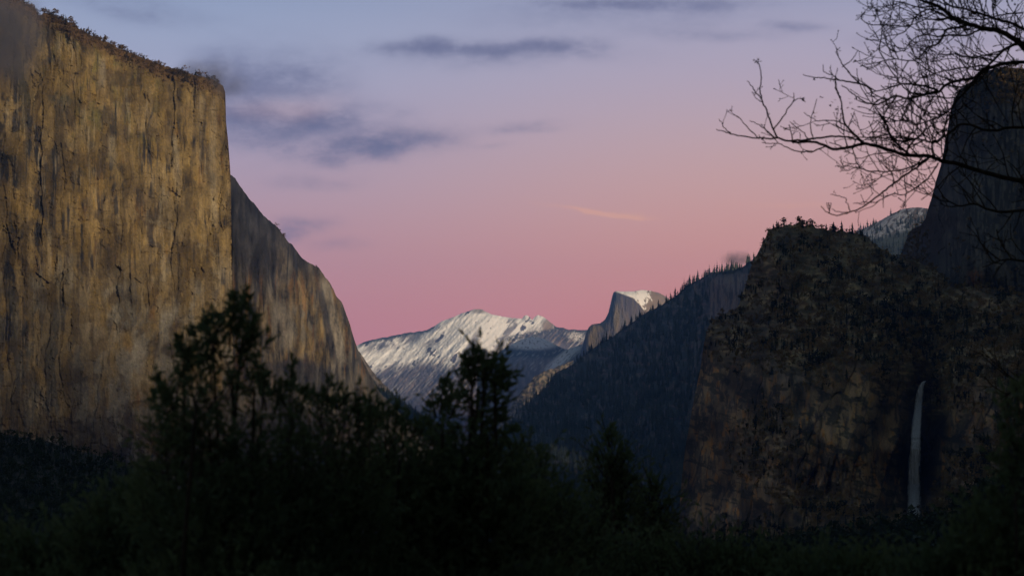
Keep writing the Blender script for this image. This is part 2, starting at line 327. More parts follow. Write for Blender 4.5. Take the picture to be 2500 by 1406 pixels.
# ================================================================== SNOWY MOUNTAIN (far)
SNOW = np.array((.88, .88, .90)); FARROCK = np.array((.10, .095, .125)); FARDARK = np.array((.03, .034, .045))
def cr_color(X, Y, T, B):
    dep = Y-T
    # fall line runs down to the left on the left face
    u = (X*.72+Y*.70); v = (-X*.70+Y*.72)     # v along fall line (down-left)
    st = .9*fbm(u/13, v/60, 4, 101, .5)+.2*fbm(X/12, Y/8, 3, 112); st2 = fbm(u/26, v/110, 4, 102)
    c = mixc(FARROCK, FARROCK*1.35, ss(-.2, .3, fbm(X/12, Y/10, 4, 103)))
    low = np.interp(X, [860, 950, 1040, 1100, 1160, 1230, 1300, 1360, 1440], [905, 905, 880, 890, 865, 845, 812, 800, 812])
    m = 1-ss(-22, 16, Y-low+30*st2+26*st)
    snow = m*ss(-.17, -.04, .8*st+.5*st2+.6*fbm((X+Y)/70, (X-Y)/40, 4, 113)+.20)
    snow = snow*(1-.9*ell(X, Y, 960, 835, 80, 14, -14, .5)*ss(-.3, .1, st))*(1-.75*ell(X, Y, 1172, 758, 22, 7, 0, .6))
    snow = snow*(1-.9*ell(X, Y, 1338, 793, 15, 17, 40, .4))*(1-.8*(1-ss(5, 14, np.abs((X-1248)+(Y-800)*.55+4*st*10)))*ss(770, 785, Y)*(1-ss(840, 860, Y)))
    snow = snow*(1-.8*ell(X, Y, 1150, 845, 9, 42, 28, .5))
    snow = snow*(1-.6*ell(X, Y, 1050, 838, 22, 8, -20, .5))
    c = mixc(c, np.array((.30, .22, .15)), .7*ell(X, Y, 1338, 793, 18, 18, 0, .5)+.5*ell(X, Y, 1172, 757, 24, 7, 0, .5))
    c = mixc(c, SNOW, snow)
    c = mixc(c, FARDARK*.9, .9*(1-ss(3, 10, dep+3*fbm(X/5, Y/5, 2, 105)))*((X < 1060)*ss(860, 890, X)+ (X > 1352)))
    # wooded parts right of the summit
    wd = ell(X, Y, 1400, 822, 60, 20, 4, .4)+ell(X, Y, 1290, 818, 70, 7, -10, .5)
    c = mixc(c, FARDARK, .85*np.clip(wd, 0, 1)*ss(-.35, -.05, fbm(X/4, Y/5, 3, 106)))
    c = mixc(c, SNOW*.9, .8*ell(X, Y, 1408, 822, 20, 10, 10, .5)*ss(-.2, .05, fbm(X/3, Y/3, 3, 107)))
    # lower grey flank with thin pale ribs
    c = mixc(c, np.array((.34, .26, .22)), .5*ss(.1, .35, fbm(u/5, v/40, 4, 108))*(1-m))
    c = mixc(c, SNOW*.8, .6*ss(.22, .4, fbm(u/4, v/60, 4, 109))*(1-m)*(1-ss(40, 120, Y-low)))
    return c
def cr_disp(X, Y):
    u = (X*.72+Y*.70); v = (-X*.70+Y*.72)
    return 22*fbm(u/40, v/160, 4, 101)-11*ridg(u/20, v/90, 4, 110)+5*fbm(X/8, Y/8, 4, 111)
crP = [(840, 850), (874, 842), (895, 832), (933, 824), (962, 819), (994, 812), (1025, 809), (1042, 806), (1058, 797), (1080, 784), (1104, 775), (1128, 765), (1151, 757), (1165, 754), (1178, 756), (1188, 762), (1200, 767), (1234, 774), (1262, 777), (1275, 778), (1280, 771), (1287, 770), (1293, 775), (1299, 781), (1306, 773), (1313, 769), (1325, 773), (1338, 781), (1348, 790), (1357, 797), (1388, 804), (1432, 805), (1500, 803)]
crD = [(840, 850, 16300), (840, 1100, 14400), (1000, 815, 17000), (1000, 900, 16300), (1000, 1080, 14900), (1168, 757, 17600), (1168, 850, 16700), (1150, 1080, 15200), (1250, 780, 17900), (1250, 900, 17000), (1330, 775, 18250), (1330, 900, 17400), (1440, 805, 18700), (1500, 900, 18100), (1300, 1100, 16300)]
M_far = rockmat('granite_far', 26, .5, .08, zst=.6)
ocr, G_cr = sheet('snowy_mountain', crP, 1340, crD, 1.3, cr_disp, cr_color, M_far, jag=(2.2, 9), rnd=(12, 18), seed=4)
tag(ocr, 'snow covered broad mountain at the head of the valley under the pink sky', 'mountain', kind='structure')

# ---- foothills in front of it
def ft_color(X, Y, T, B):
    dep = Y-T
    c = mixc(np.array((.15, .135, .15)), np.array((.26, .22, .22)), ss(-.2, .35, fbm(X/9, Y/26, 4, 121)))
    sn = ell(X, Y, 1300, 836, 62, 17, 0, .35)*(1-.0*X)*ss(-.5, -.1, fbm(X/6, Y/5, 3, 122)) + ell(X, Y, 1378, 872, 54, 12, -37, .45)*ss(-.45, -.1, fbm((X+Y)/5, (X-Y)/22, 3, 123))
    c = mixc(c, FARDARK, .9*(1-ss(0, 14, np.abs(Y-(862+.02*(X-1300))+5*fbm(X/12, Y/9, 2, 124))-4))*(X > 1225)*(X < 1380))
    c = mixc(c, FARDARK, .8*ss(-.1, .1, fbm(X/5, Y/6, 3, 125))*ell(X, Y, 1380, 845, 50, 12, 0, .5))
    c = mixc(c, SNOW, np.clip(sn, 0, 1)*.95)
    c = mixc(c, SNOW*.8, .5*ss(.18, .38, fbm((X+Y)/5, (X-Y)/30, 4, 126))*(Y < 905))
    return c
ftP = [(1165, 905), (1195, 880), (1222, 856), (1245, 842), (1272, 829), (1300, 819), (1325, 826), (1350, 838), (1372, 850), (1388, 853), (1402, 846), (1420, 840), (1450, 838), (1480, 850)]
oft, G_ft = sheet('snowy_foothill', ftP, 1350, [(1165, 905, 14200), (1165, 1130, 13000), (1300, 820, 14200), (1300, 870, 13700), (1300, 1100, 12500), (1380, 860, 13200), (1400, 1000, 12300), (1480, 850, 13500), (1480, 1100, 12500)], 1.3, rough_relief(10, 50, 120, 2), ft_color, M_far, jag=(2.5, 10), rnd=(8, 8), seed=5)
tag(oft, 'small snow dusted hill crossed by dark tree lines below the broad snowy mountain', 'hill', kind='structure')

# ---- pale rock rib in front of the far ridge
def rb_color(X, Y, T, B):
    c = mixc(np.array((.27, .22, .165)), np.array((.13, .105, .095)), ss(-.1, .35, fbm(X/10, Y/16, 4, 131)))
    c = mixc(c, np.array((.05, .06, .055)), ss(-.05, .15, fbm(X/9, Y/7, 3, 132))*.8)
    return c
rbP = [(1195, 1085), (1212, 1050), (1228, 1020), (1248, 990), (1262, 968), (1280, 945), (1296, 930), (1312, 914), (1330, 905), (1350, 900), (1372, 890), (1400, 880)]
orb, G_rb = sheet('rock_rib', rbP, 1375, [(1195, 1085, 9800), (1240, 1110, 9400), (1300, 930, 10200), (1300, 1100, 9300), (1400, 880, 10600), (1400, 1100, 9500)], 1.5, rough_relief(16, 40, 130, 4), rb_color, M_far, jag=(6, 12), rnd=(8, 10), seed=6)
tag(orb, 'pale tan rock rib rising at the lower left edge of the wooded ridge', 'rock', kind='structure')

# ================================================================== HALF DOME-LIKE PEAK
def hd_color(X, Y, T, B):
    c = mixc(np.array((.07, .065, .085)), np.array((.12, .10, .10)), ss(-.15, .3, fbm(X/9, Y/60, 4, 141)))  # sheer face: its shade is put into a darker rock colour
    c = mixc(c, np.array((.10, .10, .12)), .8*ss(.0, .35, fbm(X/6, Y/70, 4, 142)))
    c = mixc(c, np.array((.22, .165, .09)), .8*(1-ss(6, 20, np.abs(X-(1447+.0*Y)+3*fbm(Y/8, X/8, 2, 143))))*ss(785, 800, Y))
    c = mixc(c, np.array((.22, .18, .12)), .7*ell(X, Y, 1505, 775, 7, 34, 4, .5))
    c = mixc(c, np.array((.22, .17, .11)), .7*ell(X, Y, 1470, 795, 12, 14, 0, .5))
    fx = np.interp(X, [1502, 1520, 1545, 1560, 1572, 1578, 1590], [712, 718, 727, 742, 758, 775, 800])   # edge of the sheer face
    topm = ss(-2, 2, fx-Y)*(X > 1500) + (X > 1588)
    d = mixc(np.array((.24, .19, .155)), np.array((.2, .17, .16)), ss(-.2, .3, fbm((X-Y*.5)/7, (X+Y)/30, 4, 144)))
    sn = ss(-.25, .05, fbm((X-Y*.4)/7, (X*.6+Y)/16, 4, 145)+.34-ss(1568, 1606, X)*.95-ss(718, 760, Y)*.5)
    d = mixc(d, SNOW, sn)
    return mixc(c, d, np.clip(topm, 0, 1)[...]*1.0) if False else c*(1-np.clip(topm, 0, 1))[..., None] + d*np.clip(topm, 0, 1)[..., None]
hdP = [(1405, 885), (1418, 862), (1426, 830), (1431, 813), (1437, 799), (1445, 792), (1456, 790), (1465, 789), (1477, 780), (1485, 764), (1490, 744), (1495, 722), (1498, 714), (1503, 710.5), (1525, 711.5), (1548, 711), (1562, 708.5), (1576, 708), (1593, 710.5), (1608, 715), (1620, 721), (1632, 728), (1648, 742), (1668, 765), (1700, 800)]
hdD = [(1405, 885, 12600), (1431, 813, 12800), (1440, 870, 12500), (1465, 792, 12900), (1480, 850, 12600), (1503, 712, 13050), (1503, 800, 12800), (1530, 730, 13000), (1530, 800, 12880), (1562, 730, 13130), (1562, 800, 13000), (1572, 712, 13350), (1578, 765, 13130), (1600, 720, 13500), (1600, 790, 13250), (1632, 730, 13800), (1700, 800, 14200)]
def hd_disp(X, Y):
    return 7*fbm(X/16, Y/90, 4, 146)-3*ridg(X/7, Y/50, 3, 147)+1.5*fbm(X/5, Y/5, 3, 148)
ohd, G_hd = sheet('granite_dome', hdP, 960, hdD, 1.0, hd_disp, hd_color, M_far, jag=(1.0, 8), rnd=(12, 26), seed=7)
tag(ohd, 'rounded granite dome with sheer grey face and snow on its crown', 'mountain', kind='structure')

# ================================================================== WOODED RIDGE (middle right)
def rg_rockmask(X, Y):
    m = ell(X, Y, 1785, 775, 66, 135, 0, .25)*ss(1731, 1736, X)*ss(0, 20, Y-668+.15*(X-1735))
    m = np.maximum(m, .75*ell(X, Y, 1690, 705, 30, 26, -30, .5)*ss(-.1, .15, fbm(X/9, Y/12, 3, 151)))
    m = np.maximum(m, .6*ss(.12, .3, fbm(X/16, Y/16, 4, 152)-.0006*(Y-900)))
    m = np.maximum(m, .85*ell(X, Y, 1432, 872, 14, 12, 0, .5))
    m = np.maximum(m, .7*ell(X, Y, 1695, 930, 12, 130, 6, .6)*ss(-.2, .2, fbm(X/6, Y/40, 3, 153)))
    return np.clip(m, 0, 1)
def rg_color(X, Y, T, B):
    c = mixc(np.array((.05, .068, .072)), np.array((.13, .10, .105)), ss(.0, .35, fbm(X/22, Y/12, 5, 154)))  # ground raised towards blue, part of the haze painted in
    rk = mixc(np.array((.20, .18, .155)), np.array((.07, .07, .075)), ss(-.12, .2, fbm(X/6, Y/60, 4, 155)))
    rk = mixc(rk, np.array((.26, .20, .12)), .6*ss(.12, .35, fbm(X/8, Y/40, 4, 156)))
    return c*(1-rg_rockmask(X, Y))[..., None]+rk*rg_rockmask(X, Y)[..., None]
rgP = [(1000, 1420), (1075, 1290), (1150, 1190), (1190, 1120), (1212, 1085), (1231, 1056), (1247, 1034), (1262, 1002), (1290, 982), (1315, 962), (1332, 945), (1345, 925), (1360, 908), (1382, 898), (1402, 886), (1423, 868), (1437, 858), (1460, 843), (1488, 828), (1525, 800), (1555, 778), (1582, 760), (1612, 746), (1640, 730), (1662, 713), (1680, 697), (1698, 687), (1718, 676), (1739, 665), (1765, 662), (1790, 656), (1812, 652), (1830, 640), (1850, 628), (1880, 615), (1930, 600)]
rgD = [(1150, 1190, 5200), (1250, 1050, 6600), (1250, 1200, 5200), (1340, 930, 7400), (1350, 1100, 5700), (1430, 865, 7900), (1430, 1000, 6700), (1430, 1250, 4800), (1530, 800, 7800), (1530, 950, 6700), (1530, 1250, 4700), (1640, 735, 7500), (1640, 900, 6500), (1640, 1250, 4500), (1715, 690, 7200), (1725, 760, 6850), (1725, 1000, 5900), (1737, 690, 6700), (1740, 800, 6560), (1800, 665, 6250), (1800, 800, 6050), (1800, 1250, 4300), (1930, 600, 5700), (1930, 1250, 4000)]
M_ridge = rockmat('wooded_ground', 9, 1.0, .35, zst=.8)
def rg_disp(X, Y):
    return 34*fbm(X/90, Y/120, 5, 157)-26*ridg((X+Y*.25)/70, Y/240, 4, 158)+5*fbm(X/10, Y/12, 4, 159)+6*rg_rockmask(X, Y)*fbm(X/9, Y/80, 3, 150)
org, G_rg = sheet('wooded_ridge', rgP, 1440, rgD, 2.0, rg_disp, rg_color, M_ridge, jag=(3, 10), rnd=(16, 20), seed=8)
tag(org, 'blue hazy wooded ridge climbing from the valley centre to the right', 'ridge', kind='structure')

# ---- distant snowy dome behind the gap
def sd_color(X, Y, T, B):
    dep = Y-T
    c = mixc(np.array((.25, .21, .19)), np.array((.12, .11, .11)), ss(-.2, .3, fbm((X+Y)/10, (X-Y)/30, 4, 161)))
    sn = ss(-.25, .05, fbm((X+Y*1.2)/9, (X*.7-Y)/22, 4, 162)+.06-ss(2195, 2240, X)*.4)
    c = c*.3; c = mixc(c, SNOW*np.array((.22, .25, .32)), sn*(1-ss(26, 44, Y-(560-.25*(X-2130)))))  # rock dimmed, snow dimmed and blued: shade put into the colours
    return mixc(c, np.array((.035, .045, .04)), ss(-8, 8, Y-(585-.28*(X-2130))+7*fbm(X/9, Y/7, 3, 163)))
sdP = [(2040, 590), (2075, 575), (2100, 562), (2122, 552), (2140, 543), (2160, 533), (2180, 521), (2200, 512), (2220, 507.5), (2240, 506.5), (2262, 509), (2290, 518), (2330, 540)]
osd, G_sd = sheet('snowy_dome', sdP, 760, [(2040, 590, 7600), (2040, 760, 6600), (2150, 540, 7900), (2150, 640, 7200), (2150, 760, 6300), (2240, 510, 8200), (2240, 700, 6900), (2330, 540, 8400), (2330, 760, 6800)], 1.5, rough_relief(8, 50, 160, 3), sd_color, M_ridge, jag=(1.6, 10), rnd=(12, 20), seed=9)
tag(osd, 'distant rounded dome with thin snow seen through the gap beside the dark tower', 'mountain', kind='structure')

# ================================================================== RIGHT TOWER
def tw_color(X, Y, T, B):
    c = mixc(np.array((.125, .12, .105)), np.array((.06, .058, .055)), ss(-.2, .25, fbm(X/26, Y/60, 5, 171)))
    c = mixc(c, np.array((.19, .17, .13)), .8*ss(.1, .35, fbm(X/9, Y/24, 4, 172)))
    c = mixc(c, np.array((.035, .035, .035)), .8*ss(.05, .3, fbm(X/8, Y/90, 4, 173)))
    c = mixc(c, np.array((.03, .032, .025)), .85*(1-ss(20, 60, (Y-T)+22*fbm(X/20, Y/20, 3, 174))))
    c = mixc(c, np.array((.24, .11, .05)), .8*ell(X, Y, 2380, 678, 18, 20, 0, .6)*ss(-.2, .1, fbm(X/6, Y/14, 3, 175)))
    c = mixc(c, np.array((.04, .042, .04)), .8*ell(X, Y, 2265, 610, 36, 110, 10, .4))
    (a1, a2, ia), (b1, b2, ib) = panels(X, Y, 170)
    return c*(.78*(1+.6*(ia-.5)))[..., None]
twP = [(2170, 665), (2192, 640), (2203, 612), (2212, 585), (2222, 566), (2234, 556), (2250, 548), (2258, 536), (2264, 515), (2272, 492), (2280, 462), (2286, 438), (2296, 408), (2302, 380), (2306, 355), (2312, 325), (2316, 300), (2322, 265), (2330, 240), (2342, 222), (2358, 207), (2378, 196), (2396, 184), (2412, 174), (2435, 167), (2460, 164), (2485, 168), (2510, 172), (2560, 185), (2640, 215), (2720, 280)]
twD = [(2170, 665, 3300), (2230, 560, 3350), (2235, 700, 3050), (2262, 530, 2950), (2265, 700, 2700), (2300, 400, 2950), (2310, 600, 2650), (2310, 760, 2550), (2330, 250, 2950), (2400, 190, 2850), (2400, 450, 2620), (2400, 760, 2430), (2500, 180, 2800), (2500, 500, 2560), (2500, 800, 2350), (2600, 200, 2780), (2600, 800, 2300), (2720, 280, 2750), (2720, 800, 2250)]
M_dark = rockmat('granite_shade', 3.0, 1.0, .22)
otw, G_tw = sheet('granite_tower', twP, 860, twD, 1.9, cliff_relief(22, 9, 3, 7, 170), tw_color, M_dark, jag=(4, 12), rnd=(34, 44), back=(12, 300, .2), seed=10)
tag(otw, 'tall dark granite tower behind the bare branches at the right edge', 'cliff', kind='structure')

# ================================================================== RIGHT MASSIF WITH THE FALL
def vegmask(X, Y):
    m = (1-ss(-10, 90, Y-np.interp(X, [1640, 1760, 1850, 2000, 2100, 2200, 2300, 2500], [700, 830, 850, 870, 860, 905, 940, 900])+70*fbm(X/60, Y/50, 4, 181)))
    m = np.maximum(m, .9*ell(X, Y, 1860, 1090, 75, 90, 20, .5)*ss(-.35, .1, fbm(X/26, Y/26, 4, 182)))
    m = np.maximum(m, .9*ell(X, Y, 2000, 1230, 120, 30, 15, .5))
    m = np.maximum(m, ss(-40, 60, Y-np.interp(X, [1640, 1800, 1950, 2100, 2240, 2350, 2500], [1330, 1300, 1290, 1270, 1280, 1100, 1000])+40*fbm(X/50, Y/40, 4, 183)))
    m = np.maximum(m, ell(X, Y, 2210, 800, 170, 100, 10, .5))
    return np.clip(m, 0, 1)
def ms_color(X, Y, T, B):
    rk = mixc(np.array((.135, .112, .082)), np.array((.06, .056, .052)), ss(-.2, .2, fbm(X/22, Y/70, 5, 184)))
    rk = mixc(rk, np.array((.19, .145, .085)), .75*ss(.02, .3, fbm(X/13, Y/60, 4, 185)))
    rk = mixc(rk, np.array((.24, .13, .035)), .8*ss(.12, .34, fbm(X/12, Y/40, 4, 186)))
    rk = mixc(rk, np.array((.28, .24, .17)), .5*ss(.3, .45, fbm(X/6, Y/22, 4, 187)))
    rk = mixc(rk, np.array((.16, .125, .075)), .6*ell(X, Y, 2110, 990, 110, 110, 0, .5))
    rk = mixc(rk, np.array((.16, .16, .16)), .6*ell(X, Y, 1935, 880, 60, 55, 30, .5)*ss(-.3, .1, fbm(X/14, Y/30, 3, 188)))
    rk = mixc(rk, np.array((.022, .022, .026)), .85*streaks(X, Y, 11, 60, 189, .12, .4)*ss(-.1, .2, fbm(X/50, Y/70, 3, 197)))
    rk = mixc(rk, np.array((.03, .032, .026)), .9*ss(.05, .2, fbm((X+Y*.4)/46, (Y-X*.3)/22, 5, 198)))
    rk = mixc(rk, np.array((.22, .20, .16)), .25*ss(.2, .4, fbm((X+Y*.5)/9, (Y-X*.5)/9, 4, 199)))
    rk = mixc(rk, np.array((.014, .015, .02)), .92*ell(X, Y, 2250, 1080, 52, 200, 4, .35))  # alcove shade painted dark into the rock colour
    vg = mixc(np.array((.13, .112, .066)), np.array((.32, .235, .12)), ss(-.1, .35, fbm(X/20, Y/9, 5, 190)))
    vg = mixc(vg, np.array((.12, .06, .03)), .6*ss(.1, .35, fbm(X/26, Y/16, 4, 191)))
    vg = vg*np.clip(1+1.6*fbm(X/70, Y/45, 3, 203), .3, 1.8)[..., None]; vg = mixc(vg, np.array((.15, .14, .12)), .4*ss(.24, .4, fbm(X/7, Y/6, 4, 192)))
    rk = rk*np.array((1.2, 1.0, .76))*(1.15*np.clip(1+1.8*fbm(X/70, Y/100, 3, 196), .3, 1.9))[..., None]
    (a1, a2, ia), (b1, b2, ib) = panels(X+.25*Y, Y, 190); rk = rk*(1+.9*(ia-.5)+.2*(ib-.5))[..., None]; rk = mixc(rk, np.array((.02, .02, .02)), .7*(1-ss(0, .06, a2-a1)))
    m = vegmask(X, Y)[..., None]
    return rk*(1-m)+vg*m
msP = [(1590, 1450), (1620, 1390), (1645, 1330), (1658, 1250), (1664, 1170), (1673, 1090), (1684, 1030), (1696, 970), (1704, 930), (1711, 895), (1716, 855), (1722, 820), (1730, 798), (1738, 786), (1756, 771), (1776, 762), (1795, 756), (1806, 738), (1813, 716), (1822, 692), (1830, 665), (1837, 646), (1845, 628), (1853, 612), (1861, 596), (1868, 580), (1876, 565), (1893, 553), (1912, 549), (1944, 547), (1979, 552), (2018, 561), (2050, 563), (2080, 567), (2107, 574), (2130, 589), (2152, 607), (2178, 623), (2205, 629), (2229, 633), (2258, 648), (2280, 660), (2300, 672), (2318, 690), (2345, 702), (2380, 700), (2420, 706), (2460, 716), (2520, 730), (2600, 745), (2700, 760)]
msD = [(1600, 1430, 2500), (1660, 1200, 2900), (1705, 930, 3050), (1740, 787, 3050), (1760, 1000, 2450), (1760, 1300, 2150), (1813, 720, 2950), (1850, 850, 2400), (1850, 1250, 1950), (1885, 560, 2800), (1900, 640, 2520), (1930, 900, 2150), (1950, 1250, 1850), (2000, 560, 2850), (2010, 700, 2400), (2050, 900, 2080), (2100, 1250, 1750), (2130, 590, 2800), (2160, 760, 2250), (2170, 900, 2020), (2170, 1100, 1880), (2180, 1300, 1680), (2230, 635, 2650), (2250, 800, 2280), (2250, 900, 2180), (2245, 960, 2160), (2245, 1150, 2060), (2245, 1290, 1780), (2330, 700, 2420), (2320, 930, 1990), (2320, 1150, 1800), (2320, 1350, 1550), (2420, 706, 2250), (2420, 950, 1850), (2420, 1350, 1450), (2560, 740, 2100), (2560, 1000, 1700), (2560, 1400, 1350), (2700, 760, 2050), (2700, 1400, 1250)]
mrel = cliff_relief(32, 13, 1.8, 3, 180)
def ms_disp(X, Y):
    m = vegmask(X, Y)
    (a1, a2, ia), (b1, b2, ib) = panels(X+.25*Y, Y, 190)
    r = mrel(X, Y)*(1-.5*m)+(18*(ia-.5)*ss(0, .06, a2-a1)+7*(1-ss(0, .05, a2-a1))+7*(ib-.5)+ledges(X, Y, ib, 60, 8, 76))*(1-m) + m*(14*fbm(X/40, Y/26, 5, 193)+5*fbm(X/9, Y/6, 3, 194))
    r = r - 44*ridg((X-.3*Y)/120, Y/260, 3, 195)*ss(.0, 1., (Y-560)/200)
    r = r + 34*ell(X, Y, 2252, 1100, 52, 190, 4, .35)          # alcove behind the fall
    return r
oms, G_ms = sheet('granite_massif', msP, 1460, msD, 2.0, ms_disp, ms_color, M_dark, jag=(11, 18), rnd=(26, 36), back=(12, 240, .15), seed=11)
tag(oms, 'dark brush covered granite massif holding the waterfall on the right', 'cliff', kind='structure')

# ================================================================== NEAR SLOPES
def dk_color(X, Y, T, B):
    c = mixc(np.array((.03, .034, .026)), np.array((.07, .064, .05)), ss(-.1, .3, fbm(X/16, Y/9, 5, 201)))
    return mixc(c, np.array((.07, .06, .05)), .6*ss(.2, .4, fbm((X+Y)/12, Y/9, 4, 202)))
M_soil = rockmat('forest_soil', 1.2, 1.0, .4, zst=.8)
hlP = [(-160, 1040), (-60, 1050), (0, 1060), (40, 1062), (90, 1074), (130, 1080), (180, 1100), (230, 1108), (270, 1122), (310, 1138), (345, 1156), (390, 1190), (450, 1230), (520, 1270), (640, 1330), (760, 1400), (900, 1490)]
ohl, G_hl = sheet('wooded_hill', hlP, 1500, [(-160, 1040, 1300), (-160, 1500, 700), (100, 1080, 1250), (100, 1500, 650), (350, 1160, 1150), (350, 1500, 600), (640, 1330, 1000), (640, 1500, 700)], 2.2, rough_relief(26, 70, 200, 6), dk_color, M_soil, jag=(6, 16), rnd=(14, 20), seed=12)
tag(ohl, 'dark wooded hill at the foot of the golden wall', 'hill', kind='structure')
rsP = [(1350, 1540), (1450, 1450), (1560, 1390), (1700, 1360), (1820, 1340), (1950, 1330), (2080, 1322), (2180, 1310), (2240, 1296), (2300, 1272), (2360, 1240), (2430, 1200), (2500, 1150), (2600, 1100), (2720, 1050)]
ors, G_rs = sheet('wooded_slope', rsP, 1560, [(1560, 1390, 1300), (1560, 1560, 800), (1950, 1330, 1250), (1950, 1560, 700), (2250, 1300, 1150), (2250, 1560, 600), (2500, 1150, 1050), (2500, 1560, 500), (2720, 1050, 950), (2720, 1560, 450)], 2.4, rough_relief(30, 80, 210, 6), dk_color, M_soil, jag=(8, 18), rnd=(14, 20), seed=13)
tag(ors, 'black wooded slope in the lower right corner below the waterfall', 'hillside', kind='structure')

def gz_at(x, y):
    return float(-172*ss(2, 520, np.array(y+.25*abs(x))) - 3.2*ss(3, 14, np.array(y*1.)))
# ground: one sheet from the viewpoint down into the valley and out to the horizon
na, nr = 240, 150
th = np.linspace(0, 2*math.pi, na, endpoint=False)[None, :]; rr = (np.concatenate([[0.5], np.geomspace(1.5, 20500, nr-1)]))[:, None]
gx = rr*np.sin(th); gy = rr*np.cos(th)
fall = -172*ss(2, 520, gy+.25*np.abs(gx)) - 3.2*ss(3, 14, gy)
hillb = 90*ss(60, 620, -gy+.55*gx)*(1-ss(900, 2600, rr))  # unseen hill behind the viewer, added to keep low light off the foreground
gz = np.where(gy > 0, fall, 0) + hillb + fbm(gx/40, gy/40, 4, 220)*ss(5, 60, rr)*6
ta = np.clip(((gx-1950)*(-1100)+(gy-3700)*(-6200))/(1100**2+6200**2), 0, 1); dr_ = np.hypot(gx-1950+1100*ta, gy-3700+6200*ta)
gz = gz + 1050*np.exp(-(dr_/420)**2)*(1+.12*fbm(gx/300, gy/300, 4, 222))  # unseen ridge out to the right, raised to shade massif and lower wall
gz = np.where(rr > 9000, np.minimum(gz, -172+0*gz), gz)
F = []
idx = np.arange(na*nr).reshape(nr, na); i2 = np.roll(idx, -1, 1)
F = np.stack([idx[:-1], idx[1:], i2[1:], i2[:-1]], -1).reshape(-1, 4)[:, ::-1]
gc = mixc(np.array((.03, .032, .02)), np.array((.07, .055, .04)), ss(-.2, .3, fbm(gx/9, gy/9, 4, 221)))
gr = mesh('ground', np.stack([gx, gy, gz], -1), F, M_soil, col=gc)
tag(gr, 'dark forest ground falling from the viewpoint into the valley', 'ground', kind='structure')

# ================================================================== TREES ON THE MOUNTAINS
def conifer(seed, tiers=7, nsp=8, slim=.2, ragged=.35):
    """unit tall conifer: a tapering trunk and rings of drooping ragged boughs"""
    q = np.random.default_rng(seed); V = []; T = []
    def tri(a, b, c): n = len(V); V.extend([a, b, c]); T.append((n, n+1, n+2))
    for k in range(5):
        a0, a1 = k*2*math.pi/5, (k+1)*2*math.pi/5
        tri((.022*math.cos(a0), .022*math.sin(a0), -.04), (.022*math.cos(a1), .022*math.sin(a1), -.04), (0, 0, .98))
    for t in range(tiers):
        f = t/(tiers-1); z = .10+.80*f; r = slim*(1-f)**.8*(1+ragged*q.uniform(-1, .6))+.022
        n = nsp if t < tiers-2 else nsp-2
        for k in range(n):
            if q.random() < .12: continue
            a = 2*math.pi*(k+q.uniform(-.3, .3))/n; rl = r*q.uniform(.65, 1.2); w = rl*.42
            top = (0, 0, z+.13*(1.1-f*.6)); dz = z-.045*q.uniform(.2, 1.6)
            tip = (rl*math.cos(a), rl*math.sin(a), dz)
            b1 = (rl*.55*math.cos(a)-w*math.sin(a), rl*.55*math.sin(a)+w*math.cos(a), dz+.01)
            b2 = (rl*.55*math.cos(a)+w*math.sin(a), rl*.55*math.sin(a)-w*math.cos(a), dz+.01)
            tri(top, b1, tip); tri(top, tip, b2)
    return np.array(V), np.array(T)
def roundtree(seed, n=46, sx=.42):
    """unit tall broad crown of leaf clumps on a short trunk"""
    q = np.random.default_rng(seed); V = []; T = []
    def tri(a, b, c): m = len(V); V.extend([a, b, c]); T.append((m, m+1, m+2))
    for k in range(4):
        a0, a1 = k*math.pi/2, (k+1)*math.pi/2
        tri((.03*math.cos(a0), .03*math.sin(a0), -.05), (.03*math.cos(a1), .03*math.sin(a1), -.05), (0, 0, .8))
    lobes = [(q.normal(0, .2*sx/.42), q.normal(0, .2), q.uniform(.4, .82), q.uniform(.14, .26)) for _ in range(7)]
    for k in range(n):
        l = lobes[k % 7]; d = q.normal(size=3); d /= np.linalg.norm(d); c = np.array(l[:3])+d*l[3]*q.uniform(.5, 1)
        s = q.uniform(.06, .13); e = q.normal(size=(3, 3))*s
        tri(c+e[0], c+e[1], c+e[2])
    return np.array(V), np.array(T)
TC = [conifer(s, *a) for s, a in enumerate([(7, 8, .17, .35), (6, 7, .14, .5), (8, 8, .2, .4), (6, 7, .24, .5)])]
TR = [roundtree(s) for s in range(4)]
def scatter(name, pts, h, temps, mat, label, cat, jit=.35):
    n = len(pts); V = []; F = []; off = 0
    which = rng.integers(0, len(temps), n)
    for w, (tv, tf) in enumerate(temps):
        P = pts[which == w]; m = len(P)
        if not m: continue
        hh = (h if np.ndim(h) == 0 else h[which == w])*np.clip(1+jit*rng.normal(size=m), .35, 2)
        a = rng.uniform(0, 2*math.pi, m); ca, sa = np.cos(a)[:, None], np.sin(a)[:, None]
        x = tv[None, :, 0]*ca-tv[None, :, 1]*sa; y = tv[None, :, 0]*sa+tv[None, :, 1]*ca; z = tv[None, :, 2]+0*x
        v = np.stack([x, y, z], -1)*hh[:, None, None]+P[:, None, :]
        V.append(v.reshape(-1, 3)); F.append((tf[None]+(np.arange(m)*len(tv))[:, None, None]).reshape(-1, 3)+off); off += m*len(tv)
    o = mesh(name, np.concatenate(V), np.concatenate(F), mat, smooth=False)
    return tag(o, label, cat, kind='stuff')
def pick(G, n, maskf):
    PX, PY, P = G['PX'], G['PY'], G['P']
    w = np.clip(maskf(PX, PY), 0, 1)
    # even spread in photo area: thin by local grid density
    dx = np.gradient(PX, axis=1)*np.gradient(PY, axis=0)
    w = (w*np.abs(dx)).ravel(); w = w/w.sum()
    i = rng.choice(len(w), n, p=w, replace=False)
    return P.reshape(-1, 3)[i]
